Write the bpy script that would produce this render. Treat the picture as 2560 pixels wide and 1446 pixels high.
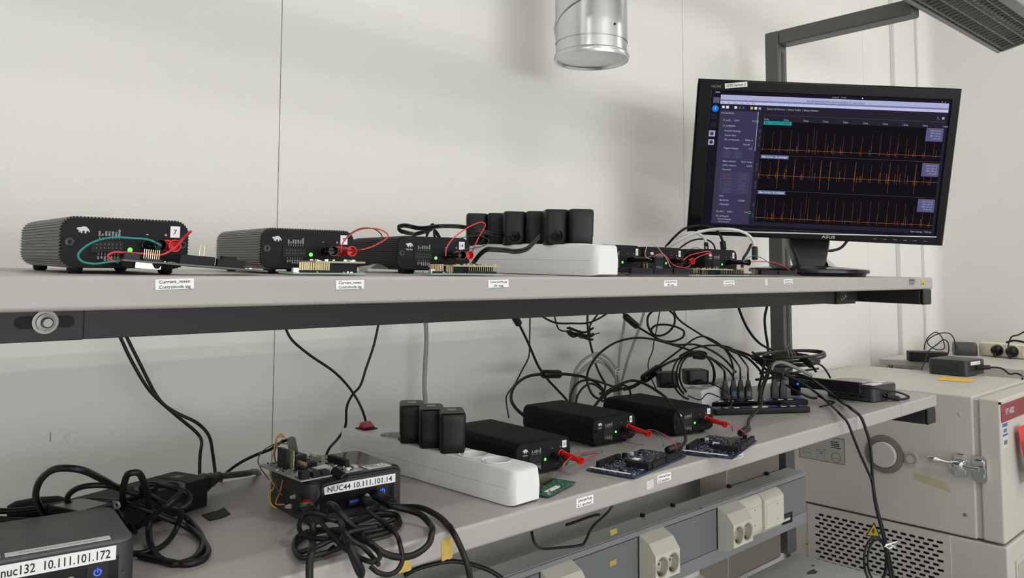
import bpy, bmesh, math, random
from mathutils import Matrix, Vector, Euler
R = math.radians
rnd = random.Random(7)
for o in list(bpy.data.objects): bpy.data.objects.remove(o)
SC = bpy.context.scene
COL = SC.collection

# ------------------------------------------------------------------ camera
C = 1.53                                   # eye height above the floor
FPX, PPY = 1962.1, 557.3                   # focal length in pixels, row of the optical axis (2560 x 1446 frame)
yaw, pit, rol = R(43.162), R(3.873), R(.181)
_f = Vector((math.sin(yaw)*math.cos(pit), math.cos(yaw)*math.cos(pit), math.sin(pit)))
_r = Vector((math.cos(yaw), -math.sin(yaw), 0)); _u = _r.cross(_f)
_r, _u = math.cos(rol)*_r + math.sin(rol)*_u, -math.sin(rol)*_r + math.cos(rol)*_u
cd = bpy.data.cameras.new('camera'); cam = bpy.data.objects.new('camera', cd); COL.objects.link(cam)
cam.matrix_world = Matrix(((_r.x, _u.x, -_f.x, 0), (_r.y, _u.y, -_f.y, 0), (_r.z, _u.z, -_f.z, C), (0, 0, 0, 1)))
cd.sensor_width = 36; cd.lens = FPX/2560*36; cd.shift_y = -(723-PPY)/2560; cd.clip_start = .02
SC.camera = cam

# ------------------------------------------------------------------ exposure, world
SC.view_settings.view_transform = 'Standard'; SC.view_settings.look = 'None'
SC.view_settings.exposure = 0.12; SC.view_settings.gamma = 1; SC.view_settings.use_curve_mapping = False
W = bpy.data.worlds.new('world'); SC.world = W; W.use_nodes = True
W.node_tree.nodes['Background'].inputs[0].default_value = (.9, .95, 1, 1)
W.node_tree.nodes['Background'].inputs[1].default_value = .05
ZCEIL = 3.0
WATTS = (5.5, 4.6, 3)                         # watts of a tube line over the bench, each short tube, each line behind
FILL_W = 128                                 # fill light added behind the camera, set in made-up windows
TUBE_COL = (1, .975, .935)

def at(x, y, X=None, Y=None, Z=None, D=None):
    """point of a plane of the room (X, Y or Z constant) seen at a pixel"""
    v = _r*((x-1280)/FPX) + _u*((PPY-y)/FPX) + _f
    t = X/v.x if X is not None else Y/v.y if Y is not None else (Z-C)/v.z if Z is not None else D
    return Vector((v.x*t, v.y*t, C+v.z*t))

# ------------------------------------------------------------------ materials
MATS = {}
def mat(name, col, rough=.5, metal=0, bump=0, bscale=60, var=0, vscale=8, emit=None, estr=1, trans=0, alpha=1, spec=.5, coat=0):
    if name in MATS: return MATS[name]
    m = bpy.data.materials.new(name); m.use_nodes = True; nt = m.node_tree; b = nt.nodes['Principled BSDF']
    b.inputs['Base Color'].default_value = (*col, 1); b.inputs['Roughness'].default_value = rough
    b.inputs['Metallic'].default_value = metal; b.inputs['Specular IOR Level'].default_value = spec
    b.inputs['Coat Weight'].default_value = coat
    if trans: b.inputs['Transmission Weight'].default_value = trans
    if alpha < 1: b.inputs['Alpha'].default_value = alpha
    if emit: b.inputs['Emission Color'].default_value = (*emit, 1); b.inputs['Emission Strength'].default_value = estr
    if bump or var:
        tc = nt.nodes.new('ShaderNodeTexCoord')
    if bump:
        n = nt.nodes.new('ShaderNodeTexNoise'); n.inputs['Scale'].default_value = bscale; n.inputs['Detail'].default_value = 3
        nt.links.new(tc.outputs['Object'], n.inputs['Vector'])
        bp = nt.nodes.new('ShaderNodeBump'); bp.inputs['Strength'].default_value = bump; bp.inputs['Distance'].default_value = .002
        nt.links.new(n.outputs['Fac'], bp.inputs['Height']); nt.links.new(bp.outputs['Normal'], b.inputs['Normal'])
    if var:
        n2 = nt.nodes.new('ShaderNodeTexNoise'); n2.inputs['Scale'].default_value = vscale; n2.inputs['Detail'].default_value = 5
        nt.links.new(tc.outputs['Object'], n2.inputs['Vector'])
        mx = nt.nodes.new('ShaderNodeMix'); mx.data_type = 'RGBA'
        mx.inputs[6].default_value = (*[c*(1-var) for c in col], 1); mx.inputs[7].default_value = (*[min(1, c*(1+var)) for c in col], 1)
        nt.links.new(n2.outputs['Fac'], mx.inputs[0]); nt.links.new(mx.outputs[2], b.inputs['Base Color'])
    MATS[name] = m; return m
def srgb(r, g, b): return tuple((c/255/12.92 if c/255 <= .04045 else ((c/255+.055)/1.055)**2.4) for c in (r, g, b))

M_wall = mat('wall_paint', (.78, .77, .725), .75, bump=.35, bscale=160, var=.015, vscale=3)
M_wall2 = mat('wall_paint_side', (.78, .77, .735), .7, bump=.12, bscale=120)
M_floor = mat('floor_vinyl', (.55, .55, .53), .45, var=.06, vscale=20)
M_ceil = mat('ceiling_white', (.8, .8, .78), .8)
M_shelf = mat('shelf_laminate', (.41, .385, .365), .42, bump=.05, bscale=400, var=.03, vscale=30)
M_dark = mat('dark_grey_steel', (.016, .0155, .0155), .5, var=.1, vscale=15)
M_post = mat('grey_steel_post', (.1, .1, .1), .42)
M_rail = mat('grey_rail', (.27, .277, .285), .45, var=.04, vscale=14)
M_railtop = mat('grey_rail_top', (.4, .43, .42), .5, var=.1, vscale=25)
M_cream = mat('cream_plastic', (.8, .77, .66), .4)
M_chamber = mat('chamber_paint', (.56, .53, .48), .4, bump=.05, bscale=300, var=.02, vscale=6)
M_chtop = M_chamber
M_black = mat('black_plastic', (.008, .008, .0085), .42, spec=.35)
M_blackm = mat('black_plastic_matt', (.009, .009, .0095), .6, spec=.3)
M_blackg = mat('black_gloss', (.004, .004, .005), .22, spec=.3)
M_anod = mat('black_anodised', (.009, .009, .0095), .5, spec=.35)
M_anodg = mat('grey_anodised', (.23, .225, .215), .4, metal=.6)
M_panel = mat('black_front_panel', (.006, .006, .009), .6, spec=.25)
M_cable = mat('black_cable', (.007, .007, .0075), .42, spec=.35)
M_greycab = mat('grey_cable', (.33, .32, .29), .45)
M_whitecab = mat('white_cable', (.72, .71, .68), .4)
M_white = mat('white_plastic', (.78, .78, .78), .35)
M_paper = mat('white_paper', (.86, .86, .86), .6)
M_ink = mat('black_ink', (.015, .015, .015), .6)
M_inkg = mat('grey_ink', (.16, .16, .16), .6)
M_print = mat('white_print', (.62, .62, .62), .6)
M_printd = mat('dim_print', (.16, .16, .17), .6)
M_red = mat('red_plastic', (.72, .012, .012), .35)
M_redwire = mat('red_wire', (.6, .035, .05), .4)
M_greenwire = mat('green_wire', (.01, .22, .19), .4)
M_blackwire = mat('black_wire', (.015, .015, .015), .4)
M_brownwire = mat('orange_brown_wire', (.5, .22, .08), .45)
M_yellowwire = mat('yellow_wire', (.62, .42, .06), .45)
M_pinkwire = mat('tan_wire', (.5, .34, .27), .45)
M_led = mat('green_led', (.1, .9, .1), .4, emit=(.12, 1, .08), estr=1.6)
M_bled = mat('blue_led', (.05, .1, .9), .4, emit=(.02, .06, 1), estr=1.5)
M_chrome = mat('chrome', (.75, .75, .76), .12, metal=1)
M_steel = mat('zinc_steel', (.27, .26, .24), .42, metal=.9)
M_galv = mat('galvanised_sheet', (.66, .67, .68), .28, metal=1, var=.12, vscale=14, bump=.08, bscale=25)
M_gold = mat('gold_pins', (.62, .5, .28), .3, metal=.9)
M_pcbg = mat('green_board', (.02, .13, .08), .4, var=.2, vscale=200)
M_pcbl = mat('pale_green_board', (.3, .42, .36), .4, var=.1, vscale=200)
M_pcbt = mat('tan_board_edge', (.4, .37, .24), .5)
M_pcbe = mat('dark_board_edge', (.12, .11, .1), .5)
M_pcbb = mat('blue_board', (.012, .028, .085), .35, var=.45, vscale=400)
M_pcbd = mat('dark_board', (.025, .03, .03), .35, var=.3, vscale=300)
M_pcbw = mat('grey_board', (.3, .31, .31), .4, var=.5, vscale=500)
M_tin = mat('solder_tin', (.7, .7, .68), .25, metal=.9)
M_yellow = mat('yellow_sign', (.75, .6, .03), .5)
M_tape = mat('old_yellow_tape', (.6, .42, .1), .7, var=.25, vscale=150)
M_note = mat('orange_note', (.85, .5, .06), .6)
M_nuc = mat('dark_grey_case', (.032, .032, .036), .42)
M_nuclid = mat('dark_gloss_lid', (.02, .02, .021), .16)
M_nuclidm = mat('matt_grey_lid', (.1, .1, .105), .55)
M_blue = mat('blue_label', (.06, .12, .4), .5)
M_maroon = mat('maroon_panel', (.24, .025, .035), .45)
M_bag = mat('clear_bag_film', (.9, .93, .92), .12, alpha=.26)
M_glass = mat('clear_led_lens', (.85, .85, .7), .1, trans=.7)
M_lum = mat('luminous_diffuser', (.9, .9, .9), .5, emit=(1, .98, .94), estr=6)
M_slot = mat('slot_void', (.006, .006, .006), .7)

# ------------------------------------------------------------------ mesh builder
_TXT = {}
def text_geo(s):
    if s not in _TXT:
        cu = bpy.data.curves.new('t', 'FONT'); cu.body = s; cu.size = 1; cu.align_x = 'LEFT'; cu.resolution_u = 2; cu.offset = .012
        ob = bpy.data.objects.new('t', cu); COL.objects.link(ob)
        me = bpy.data.meshes.new_from_object(ob.evaluated_get(bpy.context.evaluated_depsgraph_get()))
        vs = [tuple(v.co) for v in me.vertices]; fs = [tuple(p.vertices) for p in me.polygons]
        bpy.data.objects.remove(ob); bpy.data.curves.remove(cu); bpy.data.meshes.remove(me)
        xs = [v[0] for v in vs] or [0, 1]
        _TXT[s] = (vs, fs, min(xs), max(xs))
    return _TXT[s]

class MB:
    def __init__(s): s.v = []; s.f = []; s.m = []; s.mats = []; s.M = Matrix()
    def mi(s, m):
        if m not in s.mats: s.mats.append(m)
        return s.mats.index(m)
    def add(s, vs, fs, m):
        n = len(s.v); k = s.mi(m)
        s.v += [tuple(s.M @ Vector(v)) for v in vs]; s.f += [tuple(i+n for i in f) for f in fs]; s.m += [k]*len(fs); return s
    def box(s, x0, x1, y0, y1, z0, z1, m):
        return s.add([(x0,y0,z0),(x1,y0,z0),(x1,y1,z0),(x0,y1,z0),(x0,y0,z1),(x1,y0,z1),(x1,y1,z1),(x0,y1,z1)],
                     [(3,2,1,0),(4,5,6,7),(0,1,5,4),(1,2,6,5),(2,3,7,6),(3,0,4,7)], m)
    def prism(s, out, z0, z1, m, mcap=None, s1=1.0, c=(0,0)):
        n = len(out)
        vs = [(x,y,z0) for x,y in out]+[(c[0]+(x-c[0])*s1, c[1]+(y-c[1])*s1, z1) for x,y in out]
        s.add(vs, [(i,(i+1)%n,n+(i+1)%n,n+i) for i in range(n)], m)
        return s.add(vs, [tuple(range(n-1,-1,-1)), tuple(range(n,2*n))], mcap or m)
    def quad(s, a, b, c, d, m): return s.add([a,b,c,d], [(0,1,2,3)], m)
    def loft(s, rings, m, cap=True, closed=True):
        n = len(rings[0]); vs = [p for r in rings for p in r]; fs = []
        for k in range(len(rings)-1):
            for i in range(n if closed else n-1):
                j = (i+1) % n; fs.append((k*n+i, k*n+j, (k+1)*n+j, (k+1)*n+i))
        if cap: fs += [tuple(range(n-1,-1,-1)), tuple((len(rings)-1)*n+i for i in range(n))]
        return s.add(vs, fs, m)
    def lathe(s, prof, m, n=20, p=(0,0,0), axis='z', cap=True):
        rings = []
        for r, z in prof:
            ring = []
            for i in range(n):
                a = 2*math.pi*i/n; x, y = r*math.cos(a), r*math.sin(a)
                q = (x,y,z) if axis == 'z' else (x,-z,y) if axis == '-y' else (-z,x,y) if axis == '-x' else (z,x,y)
                ring.append((p[0]+q[0], p[1]+q[1], p[2]+q[2]))
            rings.append(ring)
        return s.loft(rings, m, cap)
    def tube(s, pts, r, m, n=8, cap=True):
        pts = [Vector(p) for p in pts]; rad = r if hasattr(r, '__len__') else [r]*len(pts)
        t0 = (pts[1]-pts[0]).normalized(); ref = Vector((0,0,1)) if abs(t0.z) < .9 else Vector((1,0,0))
        nrm = t0.cross(ref).normalized(); rings = []
        for i, p in enumerate(pts):
            t = (pts[min(i+1, len(pts)-1)]-pts[max(i-1, 0)])
            if t.length < 1e-9: t = t0
            t.normalize(); nrm = nrm - t*nrm.dot(t)
            if nrm.length < 1e-6: nrm = t.orthogonal()
            nrm.normalize(); b = t.cross(nrm)
            rings.append([tuple(p + rad[i]*(math.cos(2*math.pi*k/n)*nrm + math.sin(2*math.pi*k/n)*b)) for k in range(n)])
        return s.loft(rings, m, cap)
    def text(s, t, M, size, m, width=None, align='c'):
        """lettering in the local xy plane of M; size = cap height"""
        vs, fs, x0, x1 = text_geo(t)
        k = size/.7; kx = k if width is None else width/max(1e-6, x1-x0)
        off = -(x0+x1)/2 if align == 'c' else -x0 if align == 'l' else -x1
        old = s.M; s.M = old @ M
        s.add([((v[0]+off)*kx, v[1]*k, 0) for v in vs], fs, m); s.M = old; return s
    def build(s, name, parent=None, smooth=None, bevel=0, seg=2):
        me = bpy.data.meshes.new(name); me.from_pydata(s.v, [], s.f)
        for m in s.mats: me.materials.append(m)
        me.polygons.foreach_set('material_index', s.m)
        if smooth is not None:
            me.polygons.foreach_set('use_smooth', [True]*len(s.f)); me.set_sharp_from_angle(angle=R(smooth))
        me.update()
        o = bpy.data.objects.new(name, me); COL.objects.link(o)
        if parent is not None: o.parent = parent
        if bevel:
            b = o.modifiers.new('bevel', 'BEVEL'); b.width = bevel; b.segments = seg; b.limit_method = 'ANGLE'; b.angle_limit = R(40)
            if smooth is None:
                me.polygons.foreach_set('use_smooth', [True]*len(s.f)); b.harden_normals = True
        return o

SHORT = ((', in the analyser numbered', ' of analyser'), (' in the analyser numbered', ' of analyser'), ('one of two ', ''), ('in the pile before', 'before'), (' on the lower shelf', ' on lower shelf'), (' on the upper shelf', ' on upper shelf'), ('the climate chamber', 'the chamber'), ('in the middle analyser of the lower shelf', 'of the middle lower analyser'), ('the ', ''), ('a ', ''))
def short(s):
    for a, b in SHORT:
        if len(s.split()) <= 16: break
        s = s.replace(' '+a, ' '+b) if a in ('the ', 'a ') else s.replace(a, b)
    return s
def tag(o, label=None, cat=None, group=None, kind=None):
    if label: o['label'] = short(label)
    if cat: o['category'] = cat
    if group: o['group'] = group
    if kind: o['kind'] = kind
    return o
def thing(name, label, cat, loc=(0,0,0), rz=0, group=None, tilt=0):
    o = bpy.data.objects.new(name, None); COL.objects.link(o); o.empty_display_size = .02
    o.matrix_basis = Matrix.Translation(loc) @ Matrix.Rotation(tilt, 4, 'X') @ Matrix.Rotation(rz, 4, 'Z')
    return tag(o, label, cat, group)
def setting(o): o['kind'] = 'structure'; return o
def dup(root, M, label=None, group=None):
    r = root.copy(); COL.objects.link(r); r.matrix_basis = M
    if label: r['label'] = short(label)
    if group: r['group'] = group
    for ch in root.children:
        c = ch.copy(); COL.objects.link(c); c.parent = r
        for g in ch.children:
            d = g.copy(); COL.objects.link(d); d.parent = c
    return r
def rrect(w, h, r, n=5, cx=0, cy=0):
    o = []
    for (sx, sy, a0) in ((1,1,0), (-1,1,90), (-1,-1,180), (1,-1,270)):
        for i in range(n+1):
            a = R(a0+90*i/n); o.append((cx+sx*(w/2-r)+r*math.cos(a), cy+sy*(h/2-r)+r*math.sin(a)))
    return o
def spline(pts, k=6):
    pts = [Vector(p) for p in pts]
    if len(pts) < 3: return pts
    P = [2*pts[0]-pts[1]]+pts+[2*pts[-1]-pts[-2]]; out = []
    for i in range(1, len(P)-2):
        p0, p1, p2, p3 = P[i-1:i+3]
        d1 = max(1e-6, (p1-p0).length**.5); d2 = max(1e-6, (p2-p1).length**.5); d3 = max(1e-6, (p3-p2).length**.5)
        for j in range(k):
            t = d1 + d2*j/k                                   # centripetal Catmull-Rom
            a1 = p0*((d1-t)/d1)+p1*(t/d1); a2 = p1*((d1+d2-t)/d2)+p2*((t-d1)/d2); a3 = p2*((d1+d2+d3-t)/d3)+p3*((t-d1-d2)/d3)
            b1 = a1*((d1+d2-t)/(d1+d2))+a2*(t/(d1+d2)); b2 = a2*((d1+d2+d3-t)/(d2+d3))+a3*((t-d1)/(d2+d3))
            out.append(b1*((d1+d2-t)/d2)+b2*((t-d1)/d2))
    out.append(pts[-1]); return out
FACE_MY = Matrix(((1,0,0,0),(0,0,-1,0),(0,1,0,0),(0,0,0,1)))     # text reads on a face that looks towards -y
FACE_MX = Matrix(((0,0,-1,0),(-1,0,0,0),(0,1,0,0),(0,0,0,1)))    # text reads on a face that looks towards -x
def T(x, y, z): return Matrix.Translation((x, y, z))
# ------------------------------------------------------------------ the room
YW = 1.245
wb = setting(MB().box(-4.2, 3.6, YW+.004, YW+.12, 0, ZCEIL, M_wall2).build('wall_back'))
xs = [-4.2, -2.974, -1.776, -.578, .62, 1.818, 3.016, 3.56]
for a, b in zip(xs[:-1], xs[1:]):
    MB().box(a+.0009, b-.0009, YW, YW+.0042, 0, ZCEIL, M_wall).build('wall_panel', wb)
# torn paint and a scratch on the back wall
p = at(176, 1092, Y=YW-.0006)
chip = MB().add([(p.x-.006,p.y,p.z-.004),(p.x+.001,p.y,p.z-.012),(p.x+.009,p.y-.0012,p.z+.001),(p.x+.0015,p.y,p.z+.0035),(p.x-.008,p.y-.0022,p.z+.002)], [(0,1,2,3,4)], mat('torn_paint', (.8,.8,.76), .7)); chip.build('torn_paint', wb)
p = at(126, 1092, Y=YW-.0006)
MB().box(p.x-.0006, p.x+.0006, YW-.0004, YW, p.z-.007, p.z+.006, mat('scratch', (.3,.29,.26), .8)).build('scratch', wb)
setting(MB().box(3.56, 3.7, -8, YW+.1, 0, ZCEIL, M_wall2).build('wall_right'))
setting(MB().box(-4.3, -4.2, -8, YW+.1, 0, ZCEIL, M_wall2).build('wall_left'))
setting(MB().box(-4.3, 3.7, -8.1, -8, 0, ZCEIL, M_wall2).build('wall_front'))
setting(MB().box(-4.3, 3.7, -8.1, 1.37, -.1, 0, M_floor).build('floor'))
setting(MB().box(-4.3, 3.7, -8.1, 1.37, ZCEIL, ZCEIL+.1, M_ceil).build('ceiling'))
t = MB(); t.box(3.28, 3.5, YW-.02, YW+.001, 0, ZCEIL, M_wall2); setting(t.build('trim_1', bevel=.004))
t = MB(); n = 8
t.prism([(3.5,YW+.001), (3.5,YW-.03)]+[(3.56-.05+.05*math.sin(a), YW-.08+.05*math.cos(a)) for a in [i*math.pi/2/n for i in range(n+1)]]+[(3.561,YW-.08),(3.561,YW+.001)], 0, ZCEIL, M_wall2)
setting(t.build('trim_2', smooth=40))

# ceiling luminaires: continuous lines of tubes running parallel to the back wall
def ceiling_line(x, y, lab, watts, tubes=(0,), lx=7.4):
    t = thing('ceiling_light', lab, 'light', (x, y, ZCEIL), 0, 'ceiling tube lights')
    ly = .12+.24*(len(tubes)-1)
    b = MB(); b.box(-lx/2, lx/2, -ly/2, ly/2, -.04, 0, M_white); b.build('housing', t)
    for k in tubes:
        d = MB(); d.tube([(-lx/2+.03, k, -.058), (lx/2-.03, k, -.058)], .013, M_lum, 10); d.build('tube', t)
        if watts <= 0: continue
        L = bpy.data.lights.new('tube_light', 'AREA'); L.shape = 'RECTANGLE'; L.size = lx-.1; L.size_y = .045; L.energy = watts; L.color = TUBE_COL
        lo = bpy.data.objects.new('tube_light', L); COL.objects.link(lo); lo.parent = t; lo.location = (0, k, -.074)
ceiling_line(-.2, .30, 'single-tube ceiling line over the front edge of the bench', WATTS[0])
for x, lab in ((-1.3, 'left'), (1.12, 'middle'), (3.2, 'right')):
    ceiling_line(x, -.5, 'short twin-tube ceiling light over the standing place, '+lab, WATTS[1], (-.12, .12), .62 if x < 3 else .5)
for y, lab in ((-2.6, 'second ceiling line behind the standing place'), (-4.6, 'third ceiling line behind the standing place'), (-6.6, 'ceiling line nearest the far wall')):
    ceiling_line(-.2, y, lab, WATTS[2])

# unseen row of windows, added behind the camera as frontal fill light
wd_ = MB(); wd_.box(-3.9, 3.3, -8.0, -7.97, .38, .45, M_white); wd_.box(-3.9, 3.3, -8.0, -7.97, 2.15, 2.22, M_white)
for x in (-3.9, -2.48, -1.06, .36, 1.78, 3.23): wd_.box(x, x+.07, -8.0, -7.97, .45, 2.15, M_white)
w1 = setting(wd_.build('added_window_1'))
for x in (-3.83, -2.41, -.99, .43, 1.85):
    MB().box(x, x+1.35 if x < 1.8 else 3.23, -7.995, -7.99, .45, 2.15, mat('fill_glow', (.8,.85,.9), .2, emit=(.93,.97,1), estr=1.5)).build('pane', w1)
L = bpy.data.lights.new('fill_light', 'AREA'); L.shape = 'RECTANGLE'; L.size = 7.0; L.size_y = 1.6; L.energy = FILL_W; L.color = (.97, .985, 1)
lo = bpy.data.objects.new('fill_light', L); COL.objects.link(lo); lo.location = (-.3, -7.95, 1.3); lo.rotation_euler = (R(90), 0, 0)

# ------------------------------------------------------------------ the bench: posts, lamp arm, worktop
XR = 2.115                                 # right end of the shelves
ZL = C-.29                                 # lower shelf top
TILT = R(1.3); YF, YB = .715, 1.10
def ZU(y): return C-.001+(y-YF)*math.tan(TILT)
ZT = C-.772                                # worktop
zarm1 = C+.714; zarm0 = C+.672
t = thing('bench_stand', 'dark grey steel upright and top arm at the right end of the bench', 'frame', (2.1, 1.12, ZT))
def rel(o): return T(-o.matrix_basis.translation.x, -o.matrix_basis.translation.y, -o.matrix_basis.translation.z)
b = MB(); b.M = rel(t); b.box(2.09, 2.14, 1.103, 1.146, ZT, zarm1, M_post); b.build('upright', t, bevel=.004)
b = MB(); b.M = rel(t); b.box(2.089, 2.141, .735, 1.1025, zarm0, zarm1, M_post); b.build('top_arm', t, bevel=.005)
b = MB(); b.M = rel(t); b.box(2.108, 2.122, 1.1015, 1.1029, zarm0-.9, zarm0-.02, mat('post_slot', (.04,.04,.04), .5)); b.build('slot_strip', t)
b = MB(); b.M = rel(t); b.box(2.085, 2.146, 1.1, 1.149, ZL-.06, ZL-.035, M_dark); b.build('shelf_clamp', t)
t = thing('bench_upright', 'grey steel upright at the left end of the bench, outside the picture', 'frame', (.02, 1.12, ZT))
b = MB(); b.M = rel(t); b.box(-.02, .03, 1.103, 1.146, ZT, zarm1, M_post); b.build('upright', t, bevel=.004)
b = MB(); b.M = rel(t); b.box(-.021, .031, .72, 1.1025, zarm0, zarm1, M_post); b.build('top_arm', t, bevel=.005)
t = thing('worktop', 'pale grey worktop at the foot of the bench with two dark stains', 'table', (1, .7, ZT))
b = MB(); b.M = rel(t); b.box(-.05, 2.125, .3, 1.1, ZT-.03, ZT, M_railtop); b.build('top_board', t, bevel=.003)
def blot(px, py, w, h, nm, par, z, m, seed):
    q = at(px, py, Z=z); r2 = random.Random(seed); vs = []
    for i in range(14):
        a = 2*math.pi*i/14; k = .75+.5*r2.random(); vs.append((q.x+w*k*math.cos(a), q.y+h*k*math.sin(a), z))
    bb = MB(); bb.M = rel(par); bb.add(vs, [tuple(range(14))], m); bb.build(nm, par)
M_stain = mat('stain', (.06, .06, .055), .8)
blot(2031, 1431, .022, .010, 'stain', t, ZT+.0006, M_stain, 1); blot(2032, 1415, .006, .004, 'stain', t, ZT+.0006, M_stain, 2)
for x in (0.0, 2.04):
    b = MB(); b.M = rel(t); b.box(x, x+.06, .36, .42, 0, ZT-.03, M_post); b.box(x, x+.06, .42, 1.1, ZT-.09, ZT-.03, M_post); b.build('leg', t)
    b = MB(); b.M = rel(t); b.box(x, x+.06, 1.03, 1.1, 0, ZT-.09, M_post); b.build('leg', t)
# white back board and a brown carton below the rail
t = thing('back_board', 'white panel standing behind the bench under the power rail', 'panel', (1, 1.2, ZT))
b = MB(); b.M = rel(t); b.box(.2, 1.98, 1.19, 1.205, ZT, ZT+.13, M_wall2); b.build('board', t)
t = thing('document_case', 'dull brown upright case on the worktop beside the right upright', 'case', (1.94, 1.12, ZT))
b = MB(); b.M = rel(t); b.box(1.79, 2.06, 1.105, 1.185, ZT, ZT+.3, mat('brown_case', (.2,.17,.145), .5)); b.build('case_body', t, bevel=.012, seg=3)
b = MB(); b.M = rel(t); b.box(1.785, 1.789, 1.106, 1.184, ZT, ZT+.29, mat('case_edge', (.36,.33,.29), .5)); b.build('spine', t)

# task lamp
t = thing('task_lamp', 'grey louvred bench lamp, switched off, hung from the top arm', 'lamp', (2.706, .71, C+.684))
t.matrix_basis = Matrix.Translation((2.706, .71, C+.684)) @ Matrix.Rotation(R(-1.6), 4, 'Z') @ Matrix.Rotation(-R(12), 4, 'X')
Lx = 2.9; Wd = .165; M_lamp = mat('lamp_housing', (.2, .2, .195), .32, metal=.3); M_lou = mat('louvre_metal', (.42, .42, .4), .35, metal=.6)
b = MB(); b.box(-Lx, 0, -Wd, 0, .028, .052, M_lamp); b.box(-Lx, 0, -.012, 0, 0, .03, M_lamp); b.box(-Lx, 0, -Wd, -Wd+.03, 0, .03, M_lamp)
b.build('housing', t, bevel=.005)
for x in (-Lx, -.012): MB().box(x, x+.012, -Wd+.03, -.012, .0, .03, M_lamp).build('end_cap', t, bevel=.003)
b = MB(); b.box(-Lx+.012, -.012, -Wd+.03, -.012, .0265, .0279, mat('lamp_inside', (.07,.065,.062), .3)); b.build('reflector', t)
b = MB(); b.tube([(-Lx+.03,-.09,.021),(-.03,-.09,.021)], .005, mat('tube_off', (.3,.29,.28), .3), 10); b.build('lamp_tube', t)
for j in range(4):
    y = -.016-.033*j-.004; MB().box(-Lx+.012, -.012, y-.0005, y+.0005, .004, .010, M_lou).build('louvre_rail', t)
for i in range(110):
    x = -.026-.026*i; MB().box(x-.0004, x+.0004, -Wd+.03, -.012, .0045, .0095, M_lou).build('louvre_blade', t)
MB().tube([(-Lx,-Wd-.004,.06),(0,-Wd-.004,.06)], .006, M_chrome, 8).build('hand_rail', t)
# ventilation duct
pc = at(1478, 60, Y=1.04); rr = .0735
t = thing('vent_duct', 'short galvanised spiral duct with a flat end cap hanging from the ceiling', 'duct', (pc.x, 1.04, C+.438), 0)
zt = ZCEIL-(C+.438)
b = MB(); b.lathe([(rr, .035), (rr, zt)], M_galv, 40, cap=False); b.build('duct', t, smooth=50)
b = MB(); b.lathe([(.0001,.004),(rr-.006,.004),(rr-.004,0),(rr+.002,.0),(rr+.004,.006),(rr+.002,.012),(rr-.001,.014),(rr-.001,.036),(rr+.0005,.037)], M_galv, 40, cap=False); b.build('end_cap', t, smooth=45)
for z0 in (.055, .245, .435, .625):
    pts = [((rr+.001)*math.cos(a), (rr+.001)*math.sin(a), z0+.19*(a-1.9)/(2*math.pi)) for a in [1.9+2*math.pi*i/48 for i in range(49)]]
    MB().tube(pts, .0026, M_galv, 6).build('spiral_seam', t, smooth=60)
a = R(-100); MB().lathe([(.0001,.002),(.0022,.001),(.0025,0)], M_slot, 8, p=(rr*math.cos(a)*1.0, rr*math.sin(a)-.0005, .058), axis='-y', cap=False).build('rivet', t)

# ------------------------------------------------------------------ shelves
def label(par, txt, px, py, w, h, Y, rot=0, loc=None, m=None, size=None, name='paper_label', th=.0004, inv=None):
    """sticker on a face looking to -y, centre given by the pixel; par inverse applied"""
    q = at(px, py, Y=Y) if loc is None else Vector(loc)
    inv = inv if inv is not None else par.matrix_basis.inverted()
    M = inv @ Matrix.Translation((q.x, q.y-th, q.z)) @ FACE_MY @ Matrix.Rotation(rot, 4, 'Z')
    b = MB(); b.M = M; b.box(-w/2, w/2, -h/2, h/2, -th, 0, m or M_paper); o = b.build(name, par)
    if txt:
        tx = MB(); tx.M = M; lines = txt.split('\n'); n = len(lines)
        for i, l in enumerate(lines):
            s = (size or h*.62/n)
            ww = min(w*.82, len(l)*s*.92)
            tx.text(l, T(0, h*.5-h*(i+.5)/n*1.0-s*.5, .00015), s, M_ink, width=ww)
        tx.build('lettering', o)
    return o
def shelf(nm, lab, zf, tilt):
    t = thing(nm, lab, 'shelf', (0, YF, zf), 0, None, tilt)
    D = YB-YF
    b = MB(); b.box(-.35, XR, 0, D, -.029, 0, M_shelf); b.build('shelf_board', t, bevel=.004, seg=3)
    return t, D
us, D = shelf('upper_shelf', 'upper pale grey shelf carrying six boxes and the monitor, labels along its front edge', C-.001, TILT)
b = MB(); b.box(.23, 1.921, .161, .19, -.068, -.0295, M_dark); b.box(.02, .2295, .157, .162, -.068, -.0295, M_dark); b.build('support_beam', us, bevel=.001)
b = MB(); b.box(1.923, 2.045, .157, .163, -.066, -.0295, M_dark); b.box(1.923, 2.03, .157, .19, -.0705, -.0665, M_dark); b.build('bracket_plate', us)
for x0 in (2.047, -.02):
    b = MB(); b.box(x0, x0+.052, .006, .384, -.066, -.0295, M_dark); o = b.build('support_bracket', us, bevel=.003)
    b = MB(); b.box(x0-.0005, x0+.0525, -.002, .0057, -.0665, -.029, M_black); b.build('end_plug', o, bevel=.003)
for px, py in ((113, 806), (2105, 740)):
    q = us.matrix_basis.inverted() @ at(px, py, Y=YF+.157)
    b = MB(); b.lathe([(.0115,0),(.0115,.002),(.0085,.0022),(.0085,.006),(.0052,.0065),(.0052,.011),(.004,.012),(.0001,.012)], M_steel, 24 if px < 200 else 12, p=(q.x, .157, q.z), axis='-y'); b.build('bolt', us, smooth=40)
    MB().prism([(q.x+s*.02+.006*math.cos(a), q.z+.006*math.sin(a)) for s, a0 in ((1,-90),(-1,90)) for a in [R(a0+18*i) for i in range(11)]], 0, .0004, M_slot).build('slot', us).matrix_basis = Matrix(((1,0,0,0),(0,0,-1,.1568),(0,1,0,0),(0,0,0,1)))
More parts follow.
